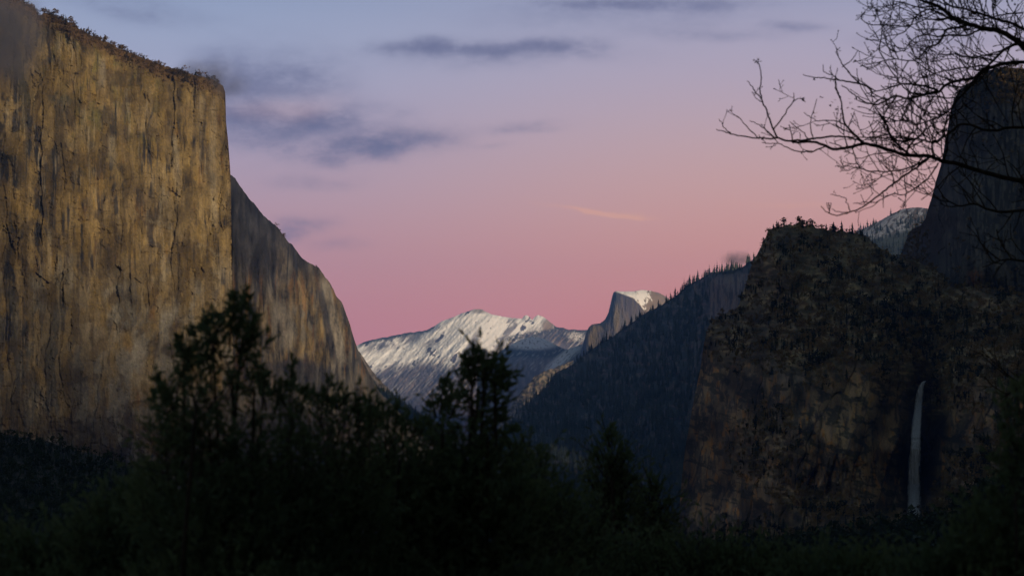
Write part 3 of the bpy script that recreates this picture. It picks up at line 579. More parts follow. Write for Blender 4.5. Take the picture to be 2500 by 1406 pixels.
# woods on the blue ridge
scatter('ridge_forest', pick(G_rg, 9000, lambda X, Y: (1-rg_rockmask(X, Y)*1.3)*(.25+ss(-.25, .2, fbm(X/30, Y/24, 3, 300)))*(Y < 1290)), 21, TC[:3], M_ridgeleaf, 'dense dark conifer forest covering the blue hazy ridge', 'forest')
scatter('slope_forest', pick(G_sl, 700, lambda X, Y: ell(X, Y, 985, 1015, 90, 16, 38, .5)), 26, TC[:3], M_needlefar, 'band of dark conifers across the pale slope behind the left cliffs', 'forest')
scatter('dome_forest', pick(G_sd, 1300, lambda X, Y: ss(-8, 8, Y-(560-.30*(X-2130)))), 20, TC[:3], M_needlefar, 'dark conifers covering the foot of the small snowy dome', 'forest')
# brush and pines on the right massif
vg = lambda X, Y: vegmask(X, Y)*(.15+ss(-.2, .25, fbm(X/34, Y/16, 4, 301)))
scatter('brush', pick(G_ms, 11000, vg), 4.6, TR, M_brush, 'brown and olive brush over the dark granite massif', 'brush')
scatter('massif_forest', pick(G_ms, 4200, lambda X, Y: vegmask(X, Y)*ss(-.05, .25, fbm(X/60, Y/34, 4, 302))*(Y > 590)+.5*ell(X, Y, 2210, 810, 160, 70, 10, .5)+ss(1270, 1330, Y)), 7.5, TC+TR[:2], M_needlefar, 'dark pines and oaks growing on ledges of the granite massif', 'forest')
scatter('tower_brush', pick(G_tw, 900, lambda X, Y: .02+(Y < 260)*.5+ell(X, Y, 2235, 600, 30, 60, 0, .5)), 5, TR, M_brush, 'low brush clinging to the dark granite tower', 'brush')
# rim scrub on the big wall
scatter('rim_scrub', pick(G_cap, 1700, lambda X, Y: (1-ss(6, 44, Y-np.interp(X, G_cap['px'], G_cap['yt'])))*(X < 535)*(.1+ss(-.1, .25, fbm(X/20, Y/12, 3, 303)))), 4.2, TR+TC[3:], M_scrub, 'reddish brown scrub along the sloping rim of the golden wall', 'brush')
vy = 450+8500*rng.random(9000)**1.35; vx = vy*rng.uniform(-.30, .26, 9000)
vz = np.array([gz_at(a, b_) for a, b_ in zip(vx, vy)])-1
scatter('valley_forest', np.stack([vx, vy, vz], -1), 24, TC+TR[:1], M_needlefar, 'dark forest covering the valley floor between the cliffs', 'forest')
scatter('hill_forest', pick(G_hl, 6500, lambda X, Y: 1+0*X), 3.4, TR+TC, M_needle, 'black forest covering the low hill at the foot of the golden wall', 'forest')
scatter('lower_forest', pick(G_rs, 3600, lambda X, Y: 1+0*X), 9, TC+TR, M_needle, 'black forest covering the slope below the waterfall', 'forest')

# countable trees on the crests: a mesh of each kind, copied
def proto(name, tv, tf, mat):
    o = mesh(name, tv, tf, mat, smooth=False); C.objects.unlink(o); return o
PR = [proto('pine_tree', *t, M_needlefar) for t in TC]; PRo = [proto('oak_tree', *t, M_scrub) for t in TR]
def place(pr, p, h, label, cat, group=None, sx=1.0):
    o = pr.copy(); C.objects.link(o); o.location = p; o.scale = (h*sx, h*sx, h); o.rotation_euler = (0, 0, random.uniform(0, 6.28))
    return tag(o, label, cat, group)
def crest(G, px, sink=.06):
    i = int(np.argmin(np.abs(G['px']-px))); return G['P'][2, i] if len(G['P']) > 2 else G['P'][0, i]
def crest_row(G, x0, x1, n, h, pr, label, cat, group, dens=None):
    k = 0
    while k < n:
        x = random.uniform(x0, x1)
        if dens and random.random() > dens(x): continue
        p = crest(G, x).copy(); p[2] -= h*.06
        place(random.choice(pr), p, h*random.choice((.4, .6, .8, 1, 1.2, 1.45))*random.uniform(.85, 1.15), label, cat, group, random.uniform(.8, 1.3)); k += 1
clump = lambda x: .15+.85*float(ss(-.1, .25, np.array(pn(np.array(x/14.), np.array(.5), 77))))
crest_row(G_rg, 1640, 1850, 46, 30, PR[:3], 'slim dark conifer on the upper crest of the blue wooded ridge', 'tree', 'conifers along the upper ridge crest', clump)
crest_row(G_rg, 1420, 1640, 44, 26, PR[:3], 'tiny dark conifer on the ridge crest in front of the granite dome', 'tree', 'conifers along the lower ridge crest', clump)
crest_row(G_sd, 2070, 2185, 26, 26, PR[:3], 'tiny dark conifer on the left flank of the small snowy dome', 'tree', 'conifers on the snowy dome flank')
crest_row(G_cap, 190, 530, 40, 8, PR[1:]+PRo, 'tiny tree on the sloping rim of the golden wall', 'tree', 'trees along the cliff rim', clump)
crest_row(G_cap, 86, 185, 16, 11, PRo+PR[3:], 'reddish round tree at the high misty end of the golden cliff rim', 'tree', 'trees at the high end of the cliff rim')
crest_row(G_ms, 1886, 1985, 22, 9, PRo+PR[2:]+PR[2:], 'dark bushy tree crowded on the summit of the brushy massif', 'tree', 'trees crowded on the massif summit')
crest_row(G_ms, 2075, 2135, 8, 11, PR[:3], 'small conifer on the saddle between brushy massif and snowy dome', 'tree', 'conifers on the saddle')
crest_row(G_sh, 640, 800, 7, 8, PRo, 'tiny bush clinging to the stepped edge of the grey shoulder', 'bush', 'bushes on the shoulder edge')
crest_row(G_tw, 2385, 2500, 14, 9, PRo, 'small round tree on top of the dark granite tower', 'tree', 'trees on top of the tower')
for x, h, w, lab in ((2018, 13, 1.2, 'first of three lone pines on the bare crest right of the massif summit'), (2035, 16, 1.3, 'middle and broadest of three lone pines on the crest right of the massif summit'), (2055, 16, 1.1, 'third of three lone pines on the crest, the one nearest the snowy dome'), (1958, 14, 1.1, 'layered pine standing highest beside the bushy trees on the massif summit')):
    p = crest(G_ms, x).copy(); p[2] -= 1; place(PR[2], p, h, lab, 'tree', None, w)

# ================================================================== WATERFALL
wf = M_w, N, L, b = newmat('falling_water')
b.inputs['Roughness'].default_value = .6
tc = N.new('ShaderNodeTexCoord'); mp = N.new('ShaderNodeMapping'); mp.inputs['Scale'].default_value = (.9, .9, .05); L.new(tc.outputs['Object'], mp.inputs[0])
nz = N.new('ShaderNodeTexNoise'); nz.inputs['Scale'].default_value = 1; nz.inputs['Detail'].default_value = 5; L.new(mp.outputs[0], nz.inputs['Vector'])
cr = N.new('ShaderNodeValToRGB'); cr.color_ramp.elements[0].color = (.45, .48, .54, 1); cr.color_ramp.elements[1].color = (.85, .88, .94, 1); cr.color_ramp.elements[0].position = .35; cr.color_ramp.elements[1].position = .68
L.new(nz.outputs['Fac'], cr.inputs[0]); L.new(cr.outputs[0], b.inputs['Base Color'])
ea = N.new('ShaderNodeAttribute'); ea.attribute_name = 'Col'; es = N.new('ShaderNodeSeparateColor'); L.new(ea.outputs['Color'], es.inputs[0])
n5 = N.new('ShaderNodeTexNoise'); n5.inputs['Scale'].default_value = 1.6; n5.inputs['Detail'].default_value = 4; L.new(mp.outputs[0], n5.inputs['Vector'])
am = N.new('ShaderNodeMath'); am.operation = 'MULTIPLY_ADD'; am.inputs[1].default_value = 2.4; am.inputs[2].default_value = -1.2; L.new(n5.outputs['Fac'], am.inputs[0])
ad5 = N.new('ShaderNodeMath'); ad5.operation = 'ADD'; ad5.use_clamp = True; L.new(am.outputs[0], ad5.inputs[0]); L.new(es.outputs[0], ad5.inputs[1]); L.new(ad5.outputs[0], b.inputs['Alpha'])
def dep_at(G, x, y):
    i = int(np.argmin(np.abs(G['px']-x))); j = int(np.argmin(np.abs(G['PY'][:, i]-y))); return float(G['D'][j, i])
wy = np.linspace(930, 1288, 180); wc = np.interp(wy, [930, 934, 945, 980, 1050, 1150, 1240, 1288], [2258, 2254, 2249, 2244, 2237, 2232, 2231, 2233]); wh = np.interp(wy, [930, 950, 1050, 1150, 1240, 1288], [4, 8, 12.5, 15.5, 18, 22])
wu = np.linspace(-1, 1, 25)
X = wc[:, None]+wh[:, None]*wu*(1+.22*fbm(wy[:, None]/14+wu*2, wu*3+wy[:, None]/50, 3, 320)); Y = wy[:, None]+0*X
dmin = min(dep_at(G_ms, 2235+q, 1160) for q in (-6, 0, 6))
dd = np.array([min(dep_at(G_ms, c-8, y), dep_at(G_ms, c, y), dep_at(G_ms, c+8, y)) for c, y in zip(wc, wy)])
dd = np.minimum.accumulate(np.r_[dd[0]-3, np.minimum(dd[1:]-6, dd[0]-14)])
Dw = dd[:, None]-(1-wu**2)*wh[:, None]*.35*.4-1.2*fbm(X/3, Y/22, 3, 321)
Pw = W(X, Y, Dw); idx = np.arange(X.size).reshape(X.shape)
Pb = Pw.copy(); Pb[..., 1] += 3.0
ew = np.clip((1-np.abs(wu))*2.2, 0, 1)*np.ones_like(X)*(1-.75*ss(1150, 1290, Y)*(np.abs(wu) > .2)*.6); ecol = np.repeat(ew[..., None], 3, -1)
F = np.stack([idx[:-1, :-1], idx[1:, :-1], idx[1:, 1:], idx[:-1, 1:]], -1).reshape(-1, 4)
nW = X.size; side = []
for e in (0, -1):
    a = idx[:-1, e]; c_ = idx[1:, e]; side.append(np.stack([a, c_, c_+nW, a+nW], -1))
o = mesh('waterfall', np.concatenate([Pw.reshape(-1, 3), Pb.reshape(-1, 3)]), np.concatenate([F, F+nW]+side), M_w, col=np.concatenate([ecol.reshape(-1, 3)]*2))
tag(o, 'thin white waterfall dropping from a notch in the dark massif', 'waterfall')

# ================================================================== NEAR SHRUBS
def leaf_cloud(pos, dirs, L, wid=.36):
    """pos,dirs (n,3): folded pointed leaves"""
    n = len(pos); d = dirs/np.linalg.norm(dirs, axis=1)[:, None]
    s = np.cross(d, rng.normal(size=(n, 3))); s /= np.linalg.norm(s, axis=1)[:, None]; up = np.cross(s, d)
    L = L*rng.uniform(.6, 1.25, n)[:, None]; w = L*wid*.5
    v = np.stack([pos, pos+d*L*.45+s*w+up*w*.4, pos+d*L, pos+d*L*.45-s*w+up*w*.4, pos+d*L*.5], 1)
    f = np.array([(0, 1, 4), (1, 2, 4), (0, 4, 3), (4, 2, 3)])
    return v.reshape(-1, 3), (f[None]+(np.arange(n)*5)[:, None, None]).reshape(-1, 3)
def tube(path, r0, r1, sides=5, wob=0):
    P = np.array(path, float); n = len(P)
    t = np.gradient(P, axis=0); t /= np.linalg.norm(t, axis=1)[:, None]+1e-9
    ref = np.array((.3, .9, .2)); s = np.cross(t, ref); s /= np.linalg.norm(s, axis=1)[:, None]+1e-9; u = np.cross(s, t)
    r = np.linspace(r0, r1, n)[:, None, None]; a = np.linspace(0, 2*math.pi, sides, endpoint=False)[None, :, None]
    V = P[:, None]+r*(np.cos(a)*s[:, None]+np.sin(a)*u[:, None])
    i = np.arange(n*sides).reshape(n, sides); j = np.roll(i, -1, 1)
    return V.reshape(-1, 3), np.stack([i[:-1], j[:-1], j[1:], i[1:]], -1).reshape(-1, 4)
class Bag:
    def __init__(s): s.V = []; s.F = []; s.n = 0
    def add(s, V, F): s.V.append(V); s.F.append(F+s.n); s.n += len(V)
    def build(s, name, mat, parent=None, smooth=False): return mesh(name, np.concatenate(s.V), np.concatenate(s.F), mat, parent, smooth=smooth)
def shrub(name, d, blobs, tips, label, cat, leafL=.05, dens=1.0, stem=(0, 0), group=None, mat=None, conif=False):
    """blobs: (px,py,rx,ry,density) body of the crown; tips: (px,py,px2,py2,spread) leafy shoots that stick out"""
    bx = np.mean([b_[0] for b_ in blobs]); base = W(bx, 1400, d); gz0 = gz_at(base[0], base[1])
    root = empty(name, (base[0], base[1], gz0)); O = np.array((base[0], base[1], gz0)); tag(root, label, cat, group)
    mpp = d/FPX; lf = Bag(); st = Bag()
    blobs = blobs+[(bx, 1470, 1.5*max(b_[2] for b_ in blobs), 90, 1.6)]
    # skeleton
    for (x, y, rx, ry, k) in blobs:
        c = W(x, y+ry*.3, d+rng.normal()*.2); mid = (c+O)/2+rng.normal(size=3)*.12; mid[2] = (c[2]+O[2])/2
        ts = np.linspace(0, 1, 9)[:, None]; path = (1-ts)**2*O+2*ts*(1-ts)*mid+ts**2*c
        V, F = tube(path-O, .035*d/10, .006*d/10); st.add(V, F)
        n = int(rx*ry*k*dens*(.0032 if y < 1020 else .0048 if y < 1110 else .0075 if y < 1200 else .012))
        # shoots spread through an ellipsoid
        u = rng.normal(size=(n, 3)); u /= np.linalg.norm(u, axis=1)[:, None]; u *= rng.uniform(0, 1, n)[:, None]**.42
        c0 = W(x+u[:, 0]*rx, y+u[:, 1]*ry, d+u[:, 2]*rx*mpp*1.3)
        L = rng.uniform(.08, .2, n)*d/10
        dr = np.stack([u[:, 0]*.7+rng.normal(size=n)*.3, u[:, 2]*.7+rng.normal(size=n)*.3, .7-u[:, 1]*.5+rng.normal(size=n)*.3], -1); dr /= np.linalg.norm(dr, axis=1)[:, None]
        for q in range(8):
            f = (q+rng.random(n))/8; p = c0+dr*(L*f)[:, None]
            dd_ = dr*.7+rng.normal(size=(n, 3))*.55
            V, F = leaf_cloud(p-O, dd_, leafL); lf.add(V, F)
        m = min(n, 130)
        for q in range(m):
            V, F = tube(np.array([c0[q]-dr[q]*L[q]*.6, c0[q], c0[q]+dr[q]*L[q]])-O, .003*d/10, .0012*d/10, 3); st.add(V, F)
    for (x, y, x2, y2, sp_) in tips:
        a = W(x, y, d); e = W(x2, y2, d+rng.normal()*.1); n = 13
        ts = np.linspace(0, 1, n)[:, None]; bend = rng.normal(size=3)*.04*np.linalg.norm(e-a)
        path = a*(1-ts)+e*ts+bend*4*ts*(1-ts)
        V, F = tube(path-O, .006*d/10, .0015*d/10, 4); st.add(V, F)
        tl = np.linalg.norm(e-a); ax = (e-a)/tl; nl = int(14+tl/leafL*9*sp_)
        f = rng.uniform(.1, 1, nl); p = a+(e-a)*f[:, None]+bend*(4*f*(1-f))[:, None]
        p = p+rng.normal(size=(nl, 3))*leafL*.55*sp_*(1.15-f)[:, None]
        V, F = leaf_cloud(p-O, ax*.8+rng.normal(size=(nl, 3))*.5, leafL); lf.add(V, F)
    st.build('trunk', M_bark, root, True); lf.build('crown', mat or M_leaf, root)
    return root
def mk_tips(lst, sp=1.0): return [(a, b, c, d, sp) for a, b, c, d in lst]
shrub('shrub', 9.0, [(510, 1010, 105, 130, 1.1), (566, 880, 46, 80, 1.2), (592, 800, 24, 62, 1.5), (520, 840, 24, 56, 1.4), (452, 900, 30, 60, 1.2), (620, 930, 36, 60, 1.1), (480, 960, 50, 50, 1.1), (430, 1120, 90, 110, 1.1), (560, 1150, 90, 120, 1.1), (500, 1300, 190, 150, 1.6)],
      mk_tips([(510, 900, 508, 770), (520, 860, 545, 765), (560, 860, 575, 715), (575, 850, 605, 712), (600, 830, 592, 735), (540, 880, 500, 790), (480, 920, 440, 845), (470, 900, 432, 825), (600, 870, 622, 800), (500, 900, 466, 800), (430, 1010, 376, 905), (420, 1000, 395, 940), (430, 980, 465, 830), (560, 800, 560, 750), (600, 960, 632, 895), (400, 1060, 372, 960), (590, 900, 618, 780), (530, 820, 520, 760)], 1.1),
      'tall leafy shrub with upright shoots against the golden wall, highest of the near bushes', 'shrub', .043)
shrub('shrub', 9.4, [(690, 1070, 72, 90, .9), (640, 1000, 34, 60, .6), (700, 1180, 100, 110, 1.3), (690, 1320, 120, 130, 1.8)],
      mk_tips([(640, 1000, 655, 905), (670, 1010, 690, 930), (705, 1010, 715, 875), (700, 1000, 668, 960), (730, 1020, 740, 950), (650, 1000, 630, 925)]),
      'loose shrub beside the tallest shrub, one thin shoot rising from its middle', 'shrub', .043)
shrub('shrub', 9.8, [(800, 1030, 58, 60, 1.0), (860, 1060, 60, 60, 1.1), (820, 1160, 110, 100, 1.5), (830, 1310, 140, 130, 1.8)],
      mk_tips([(800, 1000, 800, 925), (820, 1000, 825, 940), (780, 1000, 765, 945), (850, 1020, 870, 975), (880, 1030, 890, 985), (905, 1040, 925, 980), (830, 990, 845, 960)]),
      'dark rounded bush before the foot of the grey shoulder', 'bush', .043)
shrub('shrub', 10.4, [(975, 1100, 80, 70, 1.2), (940, 1050, 36, 36, .8), (960, 1200, 110, 90, 1.8), (980, 1320, 140, 110, 2.0)],
      mk_tips([(965, 1060, 972, 985), (930, 1040, 935, 990), (1000, 1070, 1018, 1035), (1020, 1080, 1040, 1030), (905, 1040, 905, 1000), (990, 1060, 985, 1020)]),
      'low dark bush between the rounded bush and the small leafy tree, below the valley mouth', 'bush', .045)
shrub('leafy_tree', 10.5, [(1175, 985, 48, 62, 1.4), (1152, 905, 26, 30, 1.7), (1182, 892, 22, 24, 1.7), (1208, 925, 30, 38, 1.7), (1165, 950, 36, 30, 1.3), (1145, 1000, 40, 50, 1.0), (1190, 1050, 44, 60, .9), (1165, 1120, 90, 70, 1.4), (1170, 1260, 150, 130, 2.0)],
      mk_tips([(1160, 930, 1150, 868), (1165, 920, 1172, 862), (1180, 920, 1192, 868), (1190, 930, 1208, 880), (1150, 940, 1138, 880), (1200, 960, 1232, 925), (1195, 980, 1243, 938), (1205, 940, 1225, 905), (1155, 900, 1154, 845), (1210, 1000, 1232, 975), (1200, 1040, 1224, 1010)]),
      'small leafy tree silhouetted against the snowy mountain', 'tree', .052)
shrub('leafy_tree', 10.9, [(1082, 1020, 30, 34, .9), (1072, 1070, 44, 50, 1.0), (1080, 1160, 80, 80, 1.5), (1070, 1290, 110, 120, 1.9)],
      mk_tips([(1085, 1000, 1090, 925), (1075, 1005, 1080, 935), (1095, 1005, 1108, 945), (1065, 1020, 1055, 965), (1100, 1020, 1118, 970), (1060, 1050, 1042, 1020)]),
      'shorter leafy sapling just left of the small leafy tree before the snowy mountain', 'tree', .048)
shrub('shrub', 11.5, [(1285, 1170, 56, 62, 1.1), (1255, 1120, 34, 30, .8), (1300, 1290, 110, 110, 1.9)],
      mk_tips([(1270, 1120, 1275, 1072), (1300, 1130, 1312, 1088), (1250, 1110, 1240, 1078), (1325, 1150, 1338, 1115)]),
      'dark green bush sloping away right of the small leafy tree', 'bush', .045)
shrub('shrub', 12.5, [(1390, 1330, 90, 80, 1.9), (1370, 1260, 50, 40, 1.1)],
      mk_tips([(1370, 1250, 1360, 1195), (1395, 1270, 1405, 1215), (1340, 1250, 1335, 1205)]), 'low black bush at the left foot of the pointed dark tree', 'bush', .045)
shrub('shrub', 13.5, [(1480, 1400, 130, 60, 1.9), (1600, 1400, 100, 50, 1.9)], mk_tips([(1530, 1370, 1535, 1320), (1620, 1370, 1612, 1325)]), 'low black bush at the bottom edge in front of the pointed dark tree', 'bush', .045)
shrub('shrub', 12.5, [(1720, 1400, 90, 50, 1.9), (1850, 1420, 110, 60, 1.9)], mk_tips([(1700, 1380, 1690, 1330), (1750, 1380, 1765, 1340), (1860, 1390, 1870, 1340)]),
      'low black bush at the bottom edge below the brushy massif', 'bush', .045)
shrub('shrub', 11.0, [(2090, 1430, 130, 66, 1.9), (1990, 1430, 80, 44, 1.7)], mk_tips([(2050, 1400, 2045, 1350), (2110, 1400, 2130, 1345)]),
      'low black bush at the bottom edge under the waterfall', 'bush', .045)
shrub('shrub', 9.0, [(2480, 1150, 46, 170, 1.0), (2540, 1000, 60, 80, 1.2), (2430, 1350, 110, 110, 1.7), (2300, 1420, 100, 60, 1.7)],
      mk_tips([(2490, 1010, 2478, 940), (2480, 1100, 2450, 1040), (2500, 1000, 2502, 930), (2450, 1250, 2425, 1190)]),
      'dark leafy bush in the lower right corner', 'bush', .045)
shrub('shrub', 9.6, [(260, 1340, 120, 90, 1.7), (340, 1260, 60, 70, 1.1)], mk_tips([(240, 1290, 238, 1225), (330, 1210, 325, 1150), (300, 1260, 290, 1200), (360, 1210, 372, 1130)]),
      'low dark bush at the left foot of the tallest shrub', 'bush', .045)
shrub('shrub', 10.0, [(70, 1390, 120, 70, 1.7)], mk_tips([(60, 1350, 62, 1300), (120, 1350, 132, 1300), (10, 1350, 0, 1290)]), 'low black bush in the lower left corner', 'bush', .045)

shrub('leafy_tree', 15.0, [(1494, 1095, 20, 34, 1.6), (1493, 1150, 40, 46, 1.8), (1490, 1215, 56, 56, 2.0), (1482, 1300, 72, 70, 2.6)],
      mk_tips([(1494, 1080, 1494, 1036), (1488, 1090, 1480, 1060), (1500, 1095, 1510, 1062), (1470, 1140, 1450, 1100), (1515, 1140, 1535, 1105), (1450, 1190, 1428, 1160), (1530, 1190, 1550, 1165)], 1.2),
      'pointed dark tree rising alone before the blue ridge', 'tree', .05)
shrub('leafy_tree', 15.5, [(1590, 1215, 26, 36, 1.8), (1595, 1275, 42, 50, 2.2), (1598, 1350, 60, 60, 2.6)],
      mk_tips([(1588, 1200, 1585, 1162), (1598, 1210, 1606, 1180), (1570, 1240, 1556, 1205), (1610, 1250, 1628, 1220)], 1.2),
      'shorter dark tree just right of the pointed one', 'tree', .05)

# ================================================================== BARE OAK, TOP RIGHT
def Z(pts): return [(1740+x/2.5105, y/2.5105) for x, y in pts]
limbs = [  # (points in the zoomed view, start radius px, end radius px)
 (Z([(2600, 1250), (2300, 1190), (1908, 1115), (1750, 1080), (1600, 1035), (1500, 1005), (1400, 985), (1330, 960), (1180, 950), (1070, 915), (940, 882), (830, 905), (740, 915), (680, 890), (600, 868), (530, 875), (480, 868), (400, 848), (340, 850), (290, 845), (200, 840), (110, 820), (60, 805), (20, 793)]), 6.5, 1.0),
 (Z([(2600, 760), (2250, 520), (1980, 360), (1908, 290), (1850, 240), (1750, 190), (1650, 175), (1560, 145), (1480, 115), (1430, 70), (1370, 35), (1280, 5), (1220, -40)]), 9, 3.2),
 (Z([(2600, 900), (2300, 500), (2050, 250), (1908, 180), (1850, 150), (1750, 120), (1650, 90), (1560, 60), (1450, 35), (1400, -20)]), 5.5, 2.2),
 (Z([(2600, 800), (2200, 420), (1908, 380), (1750, 400), (1680, 430), (1600, 480), (1500, 495), (1430, 520), (1390, 560), (1300, 580), (1200, 603), (1110, 590), (1060, 620), (1000, 640), (930, 625), (880, 590), (840, 560), (790, 520)]), 5.5, 1.2),
 (Z([(2600, 700), (2100, 320), (1908, 270), (1800, 300), (1720, 370), (1640, 450), (1550, 560), (1480, 640), (1420, 700), (1330, 740), (1250, 760), (1150, 740), (1050, 755), (1000, 735)]), 4.2, 1.0),
 (Z([(2500, 960), (2200, 820), (1900, 780), (1700, 800), (1550, 760), (1480, 790), (1400, 850), (1330, 870), (1250, 850), (1180, 870), (1130, 860), (1090, 820), (1060, 760), (1040, 720)]), 4.2, 1.0),
 (Z([(2500, 1350), (2200, 1330), (1950, 1290), (1750, 1300), (1600, 1250), (1500, 1260), (1400, 1200)]), 5, 1.5),
 (Z([(2500, 1600), (2200, 1560), (1950, 1600), (1800, 1590), (1650, 1640)]), 5, 1.2),
 (Z([(2600, 2100), (2300, 2230), (2100, 2280), (1950, 2350), (1830, 2400), (1760, 2500)]), 4, 1.2),
]
br = [
 (Z([(940, 882), (860, 820), (810, 755), (795, 690), (785, 610), (765, 560), (755, 500)]), 3, 1),
 (Z([(400, 848), (365, 780), (330, 680), (300, 610), (290, 540), (300, 480), (285, 400), (265, 372)]), 2.2, .9),
 (Z([(300, 610), (260, 560), (240, 530), (212, 495)]), 1.6, .8),
 (Z([(375, 790), (430, 720), (490, 630), (530, 605), (570, 625)]), 1.7, .8),
 (Z([(490, 630), (500, 600), (492, 570)]), 1.2, .8),
 (Z([(480, 868), (560, 860), (620, 850), (700, 840), (800, 838), (870, 855), (940, 882)]), 2.4, 2.2),
 (Z([(690, 900), (620, 925), (560, 932), (480, 915), (400, 880), (340, 880), (298, 872)]), 1.8, .8),
 (Z([(390, 850), (330, 800), (270, 760), (225, 740)]), 1.5, .8),
 (Z([(290, 845), (230, 800), (180, 740), (130, 700)]), 1.4, .8),
 (Z([(110, 820), (75, 790), (60, 760), (42, 730)]), 1.2, .8),
 (Z([(620, 850), (600, 790), (605, 720), (640, 610)]), 1.4, .8),
 (Z([(600, 870), (560, 820), (500, 770), (470, 745)]), 1.3, .8),
 (Z([(880, 840), (800, 760), (740, 740), (650, 740), (600, 720), (560, 690)]), 1.6, .8),
 (Z([(980, 575), (960, 540), (900, 515), (820, 500), (740, 490), (680, 480), (620, 475), (555, 460)]), 2.6, .9),
 (Z([(1390, 560), (1330, 535), (1230, 518), (1150, 520), (1080, 540), (1000, 560), (930, 580)]), 3, 1),
 (Z([(900, 515), (850, 460), (800, 400), (770, 350), (755, 320), (782, 290)]), 1.8, .8),
 (Z([(795, 412), (850, 370), (892, 310)]), 1.3, .8),
 (Z([(750, 490), (760, 560), (785, 610)]), 1.6, 1.2),
 (Z([(760, 470), (715, 455), (680, 440), (675, 395)]), 1.2, .8),
 (Z([(1560, 150), (1450, 180), (1420, 205), (1380, 270), (1320, 290), (1270, 350), (1230, 372), (1160, 370), (1080, 345), (1010, 295)]), 3, .9),
 (Z([(1480, 115), (1350, 62), (1290, 70), (1230, 120), (1210, 160), (1130, 160), (1030, 155), (950, 145), (910, 110), (935, 75)]), 2.4, .8),
 (Z([(1210, 160), (1160, 205), (1080, 220), (1040, 240), (970, 252)]), 1.5, .8),
 (Z([(1380, 35), (1250, 45), (1170, 20), (1090, 0)]), 1.8, 1),
 (Z([(1170, 20), (1060, 40), (1010, 40)]), 1.1, .8),
 (Z([(990, 130), (1005, 80), (1000, 50)]), 1.0, .7),
 (Z([(1330, 965), (1250, 1030), (1150, 1090), (1080, 1150), (1000, 1210), (920, 1270), (840, 1300), (760, 1320), (700, 1300), (660, 1262)]), 2.8, .9),
 (Z([(845, 1298), (820, 1240), (815, 1215), (760, 1198), (720, 1190)]), 1.2, .8),
 (Z([(840, 1300), (770, 1300), (730, 1278)]), 1.1, .8),
 (Z([(1330, 965), (1200, 1030), (1080, 1050), (960, 1050), (900, 1020), (870, 960), (855, 900)]), 2.2, 1),
 (Z([(960, 1050), (880, 1030), (830, 1045), (780, 1050)]), 1.2, .8),
 (Z([(1380, 1000), (1330, 1080), (1260, 1140), (1180, 1190), (1100, 1190), (1000, 1240), (920, 1240), (860, 1250)]), 1.9, .8),
 (Z([(1180, 940), (1130, 880), (1090, 830), (1050, 780), (1010, 740)]), 2.4, .9),
 (Z([(1700, 400), (1580, 410), (1450, 430), (1350, 455), (1270, 480), (1230, 520)]), 2.0, .9),
 (Z([(1800, 300), (1700, 330), (1600, 350), (1520, 350), (1450, 330), (1380, 380)]), 1.8, .9),
 (Z([(1650, 175), (1560, 215), (1450, 215), (1380, 225), (1300, 215), (1240, 235), (1200, 270), (1170, 310), (1090, 325)]), 2.4, .8),
 (Z([(1300, 580), (1200, 560), (1140, 500), (1080, 420), (1040, 340), (1010, 290)]), 1.8, .8),
 (Z([(1200, 603), (1280, 670), (1350, 700), (1420, 705)]), 1.8, 1.5),
 (Z([(1420, 985), (1440, 900), (1420, 800), (1440, 720), (1500, 600), (1520, 540)]), 2.2, 1.0),
 (Z([(1180, 950), (1220, 880), (1300, 800), (1300, 740)]), 2.4, 1.6),
 (Z([(1430, 70), (1420, 20), (1430, -20)]), 2, 1),
 (Z([(1750, 190), (1700, 130), (1600, 80), (1560, 20)]), 1.8, 1),
 (Z([(1900, 80), (1780, 90), (1650, 120), (1540, 110), (1450, 130)]), 2.0, 1),
 (Z([(1600, 410), (1620, 300), (1640, 200)]), 1.2, .8),
 (Z([(1100, 1150), (1110, 1100), (1090, 1050), (1000, 960), (1010, 930)]), 1.4, .8),
]
OD = 20.0; omp = OD/FPX
M_twig = M_bark
trunkp = [W(2900, 2900, OD+.6)*1.0, W(2880, 1900, OD+.3), W(2860, 1100, OD+.1), W(2800, 500, OD), W(2740, 120, OD), W(2700, -400, OD), W(2680, -900, OD)]
oak = empty('oak_tree', tuple(trunkp[0])); OO = np.array(oak.location); OO = np.array(trunkp[0])
g0 = gz_at(OO[0], OO[1]); oak.location = (OO[0], OO[1], g0); OO = np.array((OO[0], OO[1], g0)); trunkp[0] = OO.copy()
tag(oak, 'bare oak reaching thin crooked branches with a few dead leaves into the top right sky', 'tree')
def smooth_path(P, n_per=4):
    P = np.array(P); out = []
    Q = np.vstack([2*P[0]-P[1], P, 2*P[-1]-P[-2]])
    for i in range(1, len(Q)-2):
        for t in np.linspace(0, 1, n_per, endpoint=False):
            a, b_, c, d = Q[i-1], Q[i], Q[i+1], Q[i+2]
            out.append(.5*((2*b_)+(c-a)*t+(2*a-5*b_+4*c-d)*t*t+(-a+3*b_-3*c+d)*t**3))
    out.append(P[-1]); return np.array(out)
tb = Bag(); V, F = tube(smooth_path(trunkp, 6)-OO, .26, .10, 12); tb.add(V, F); tb.build('trunk', M_bark, oak, True)
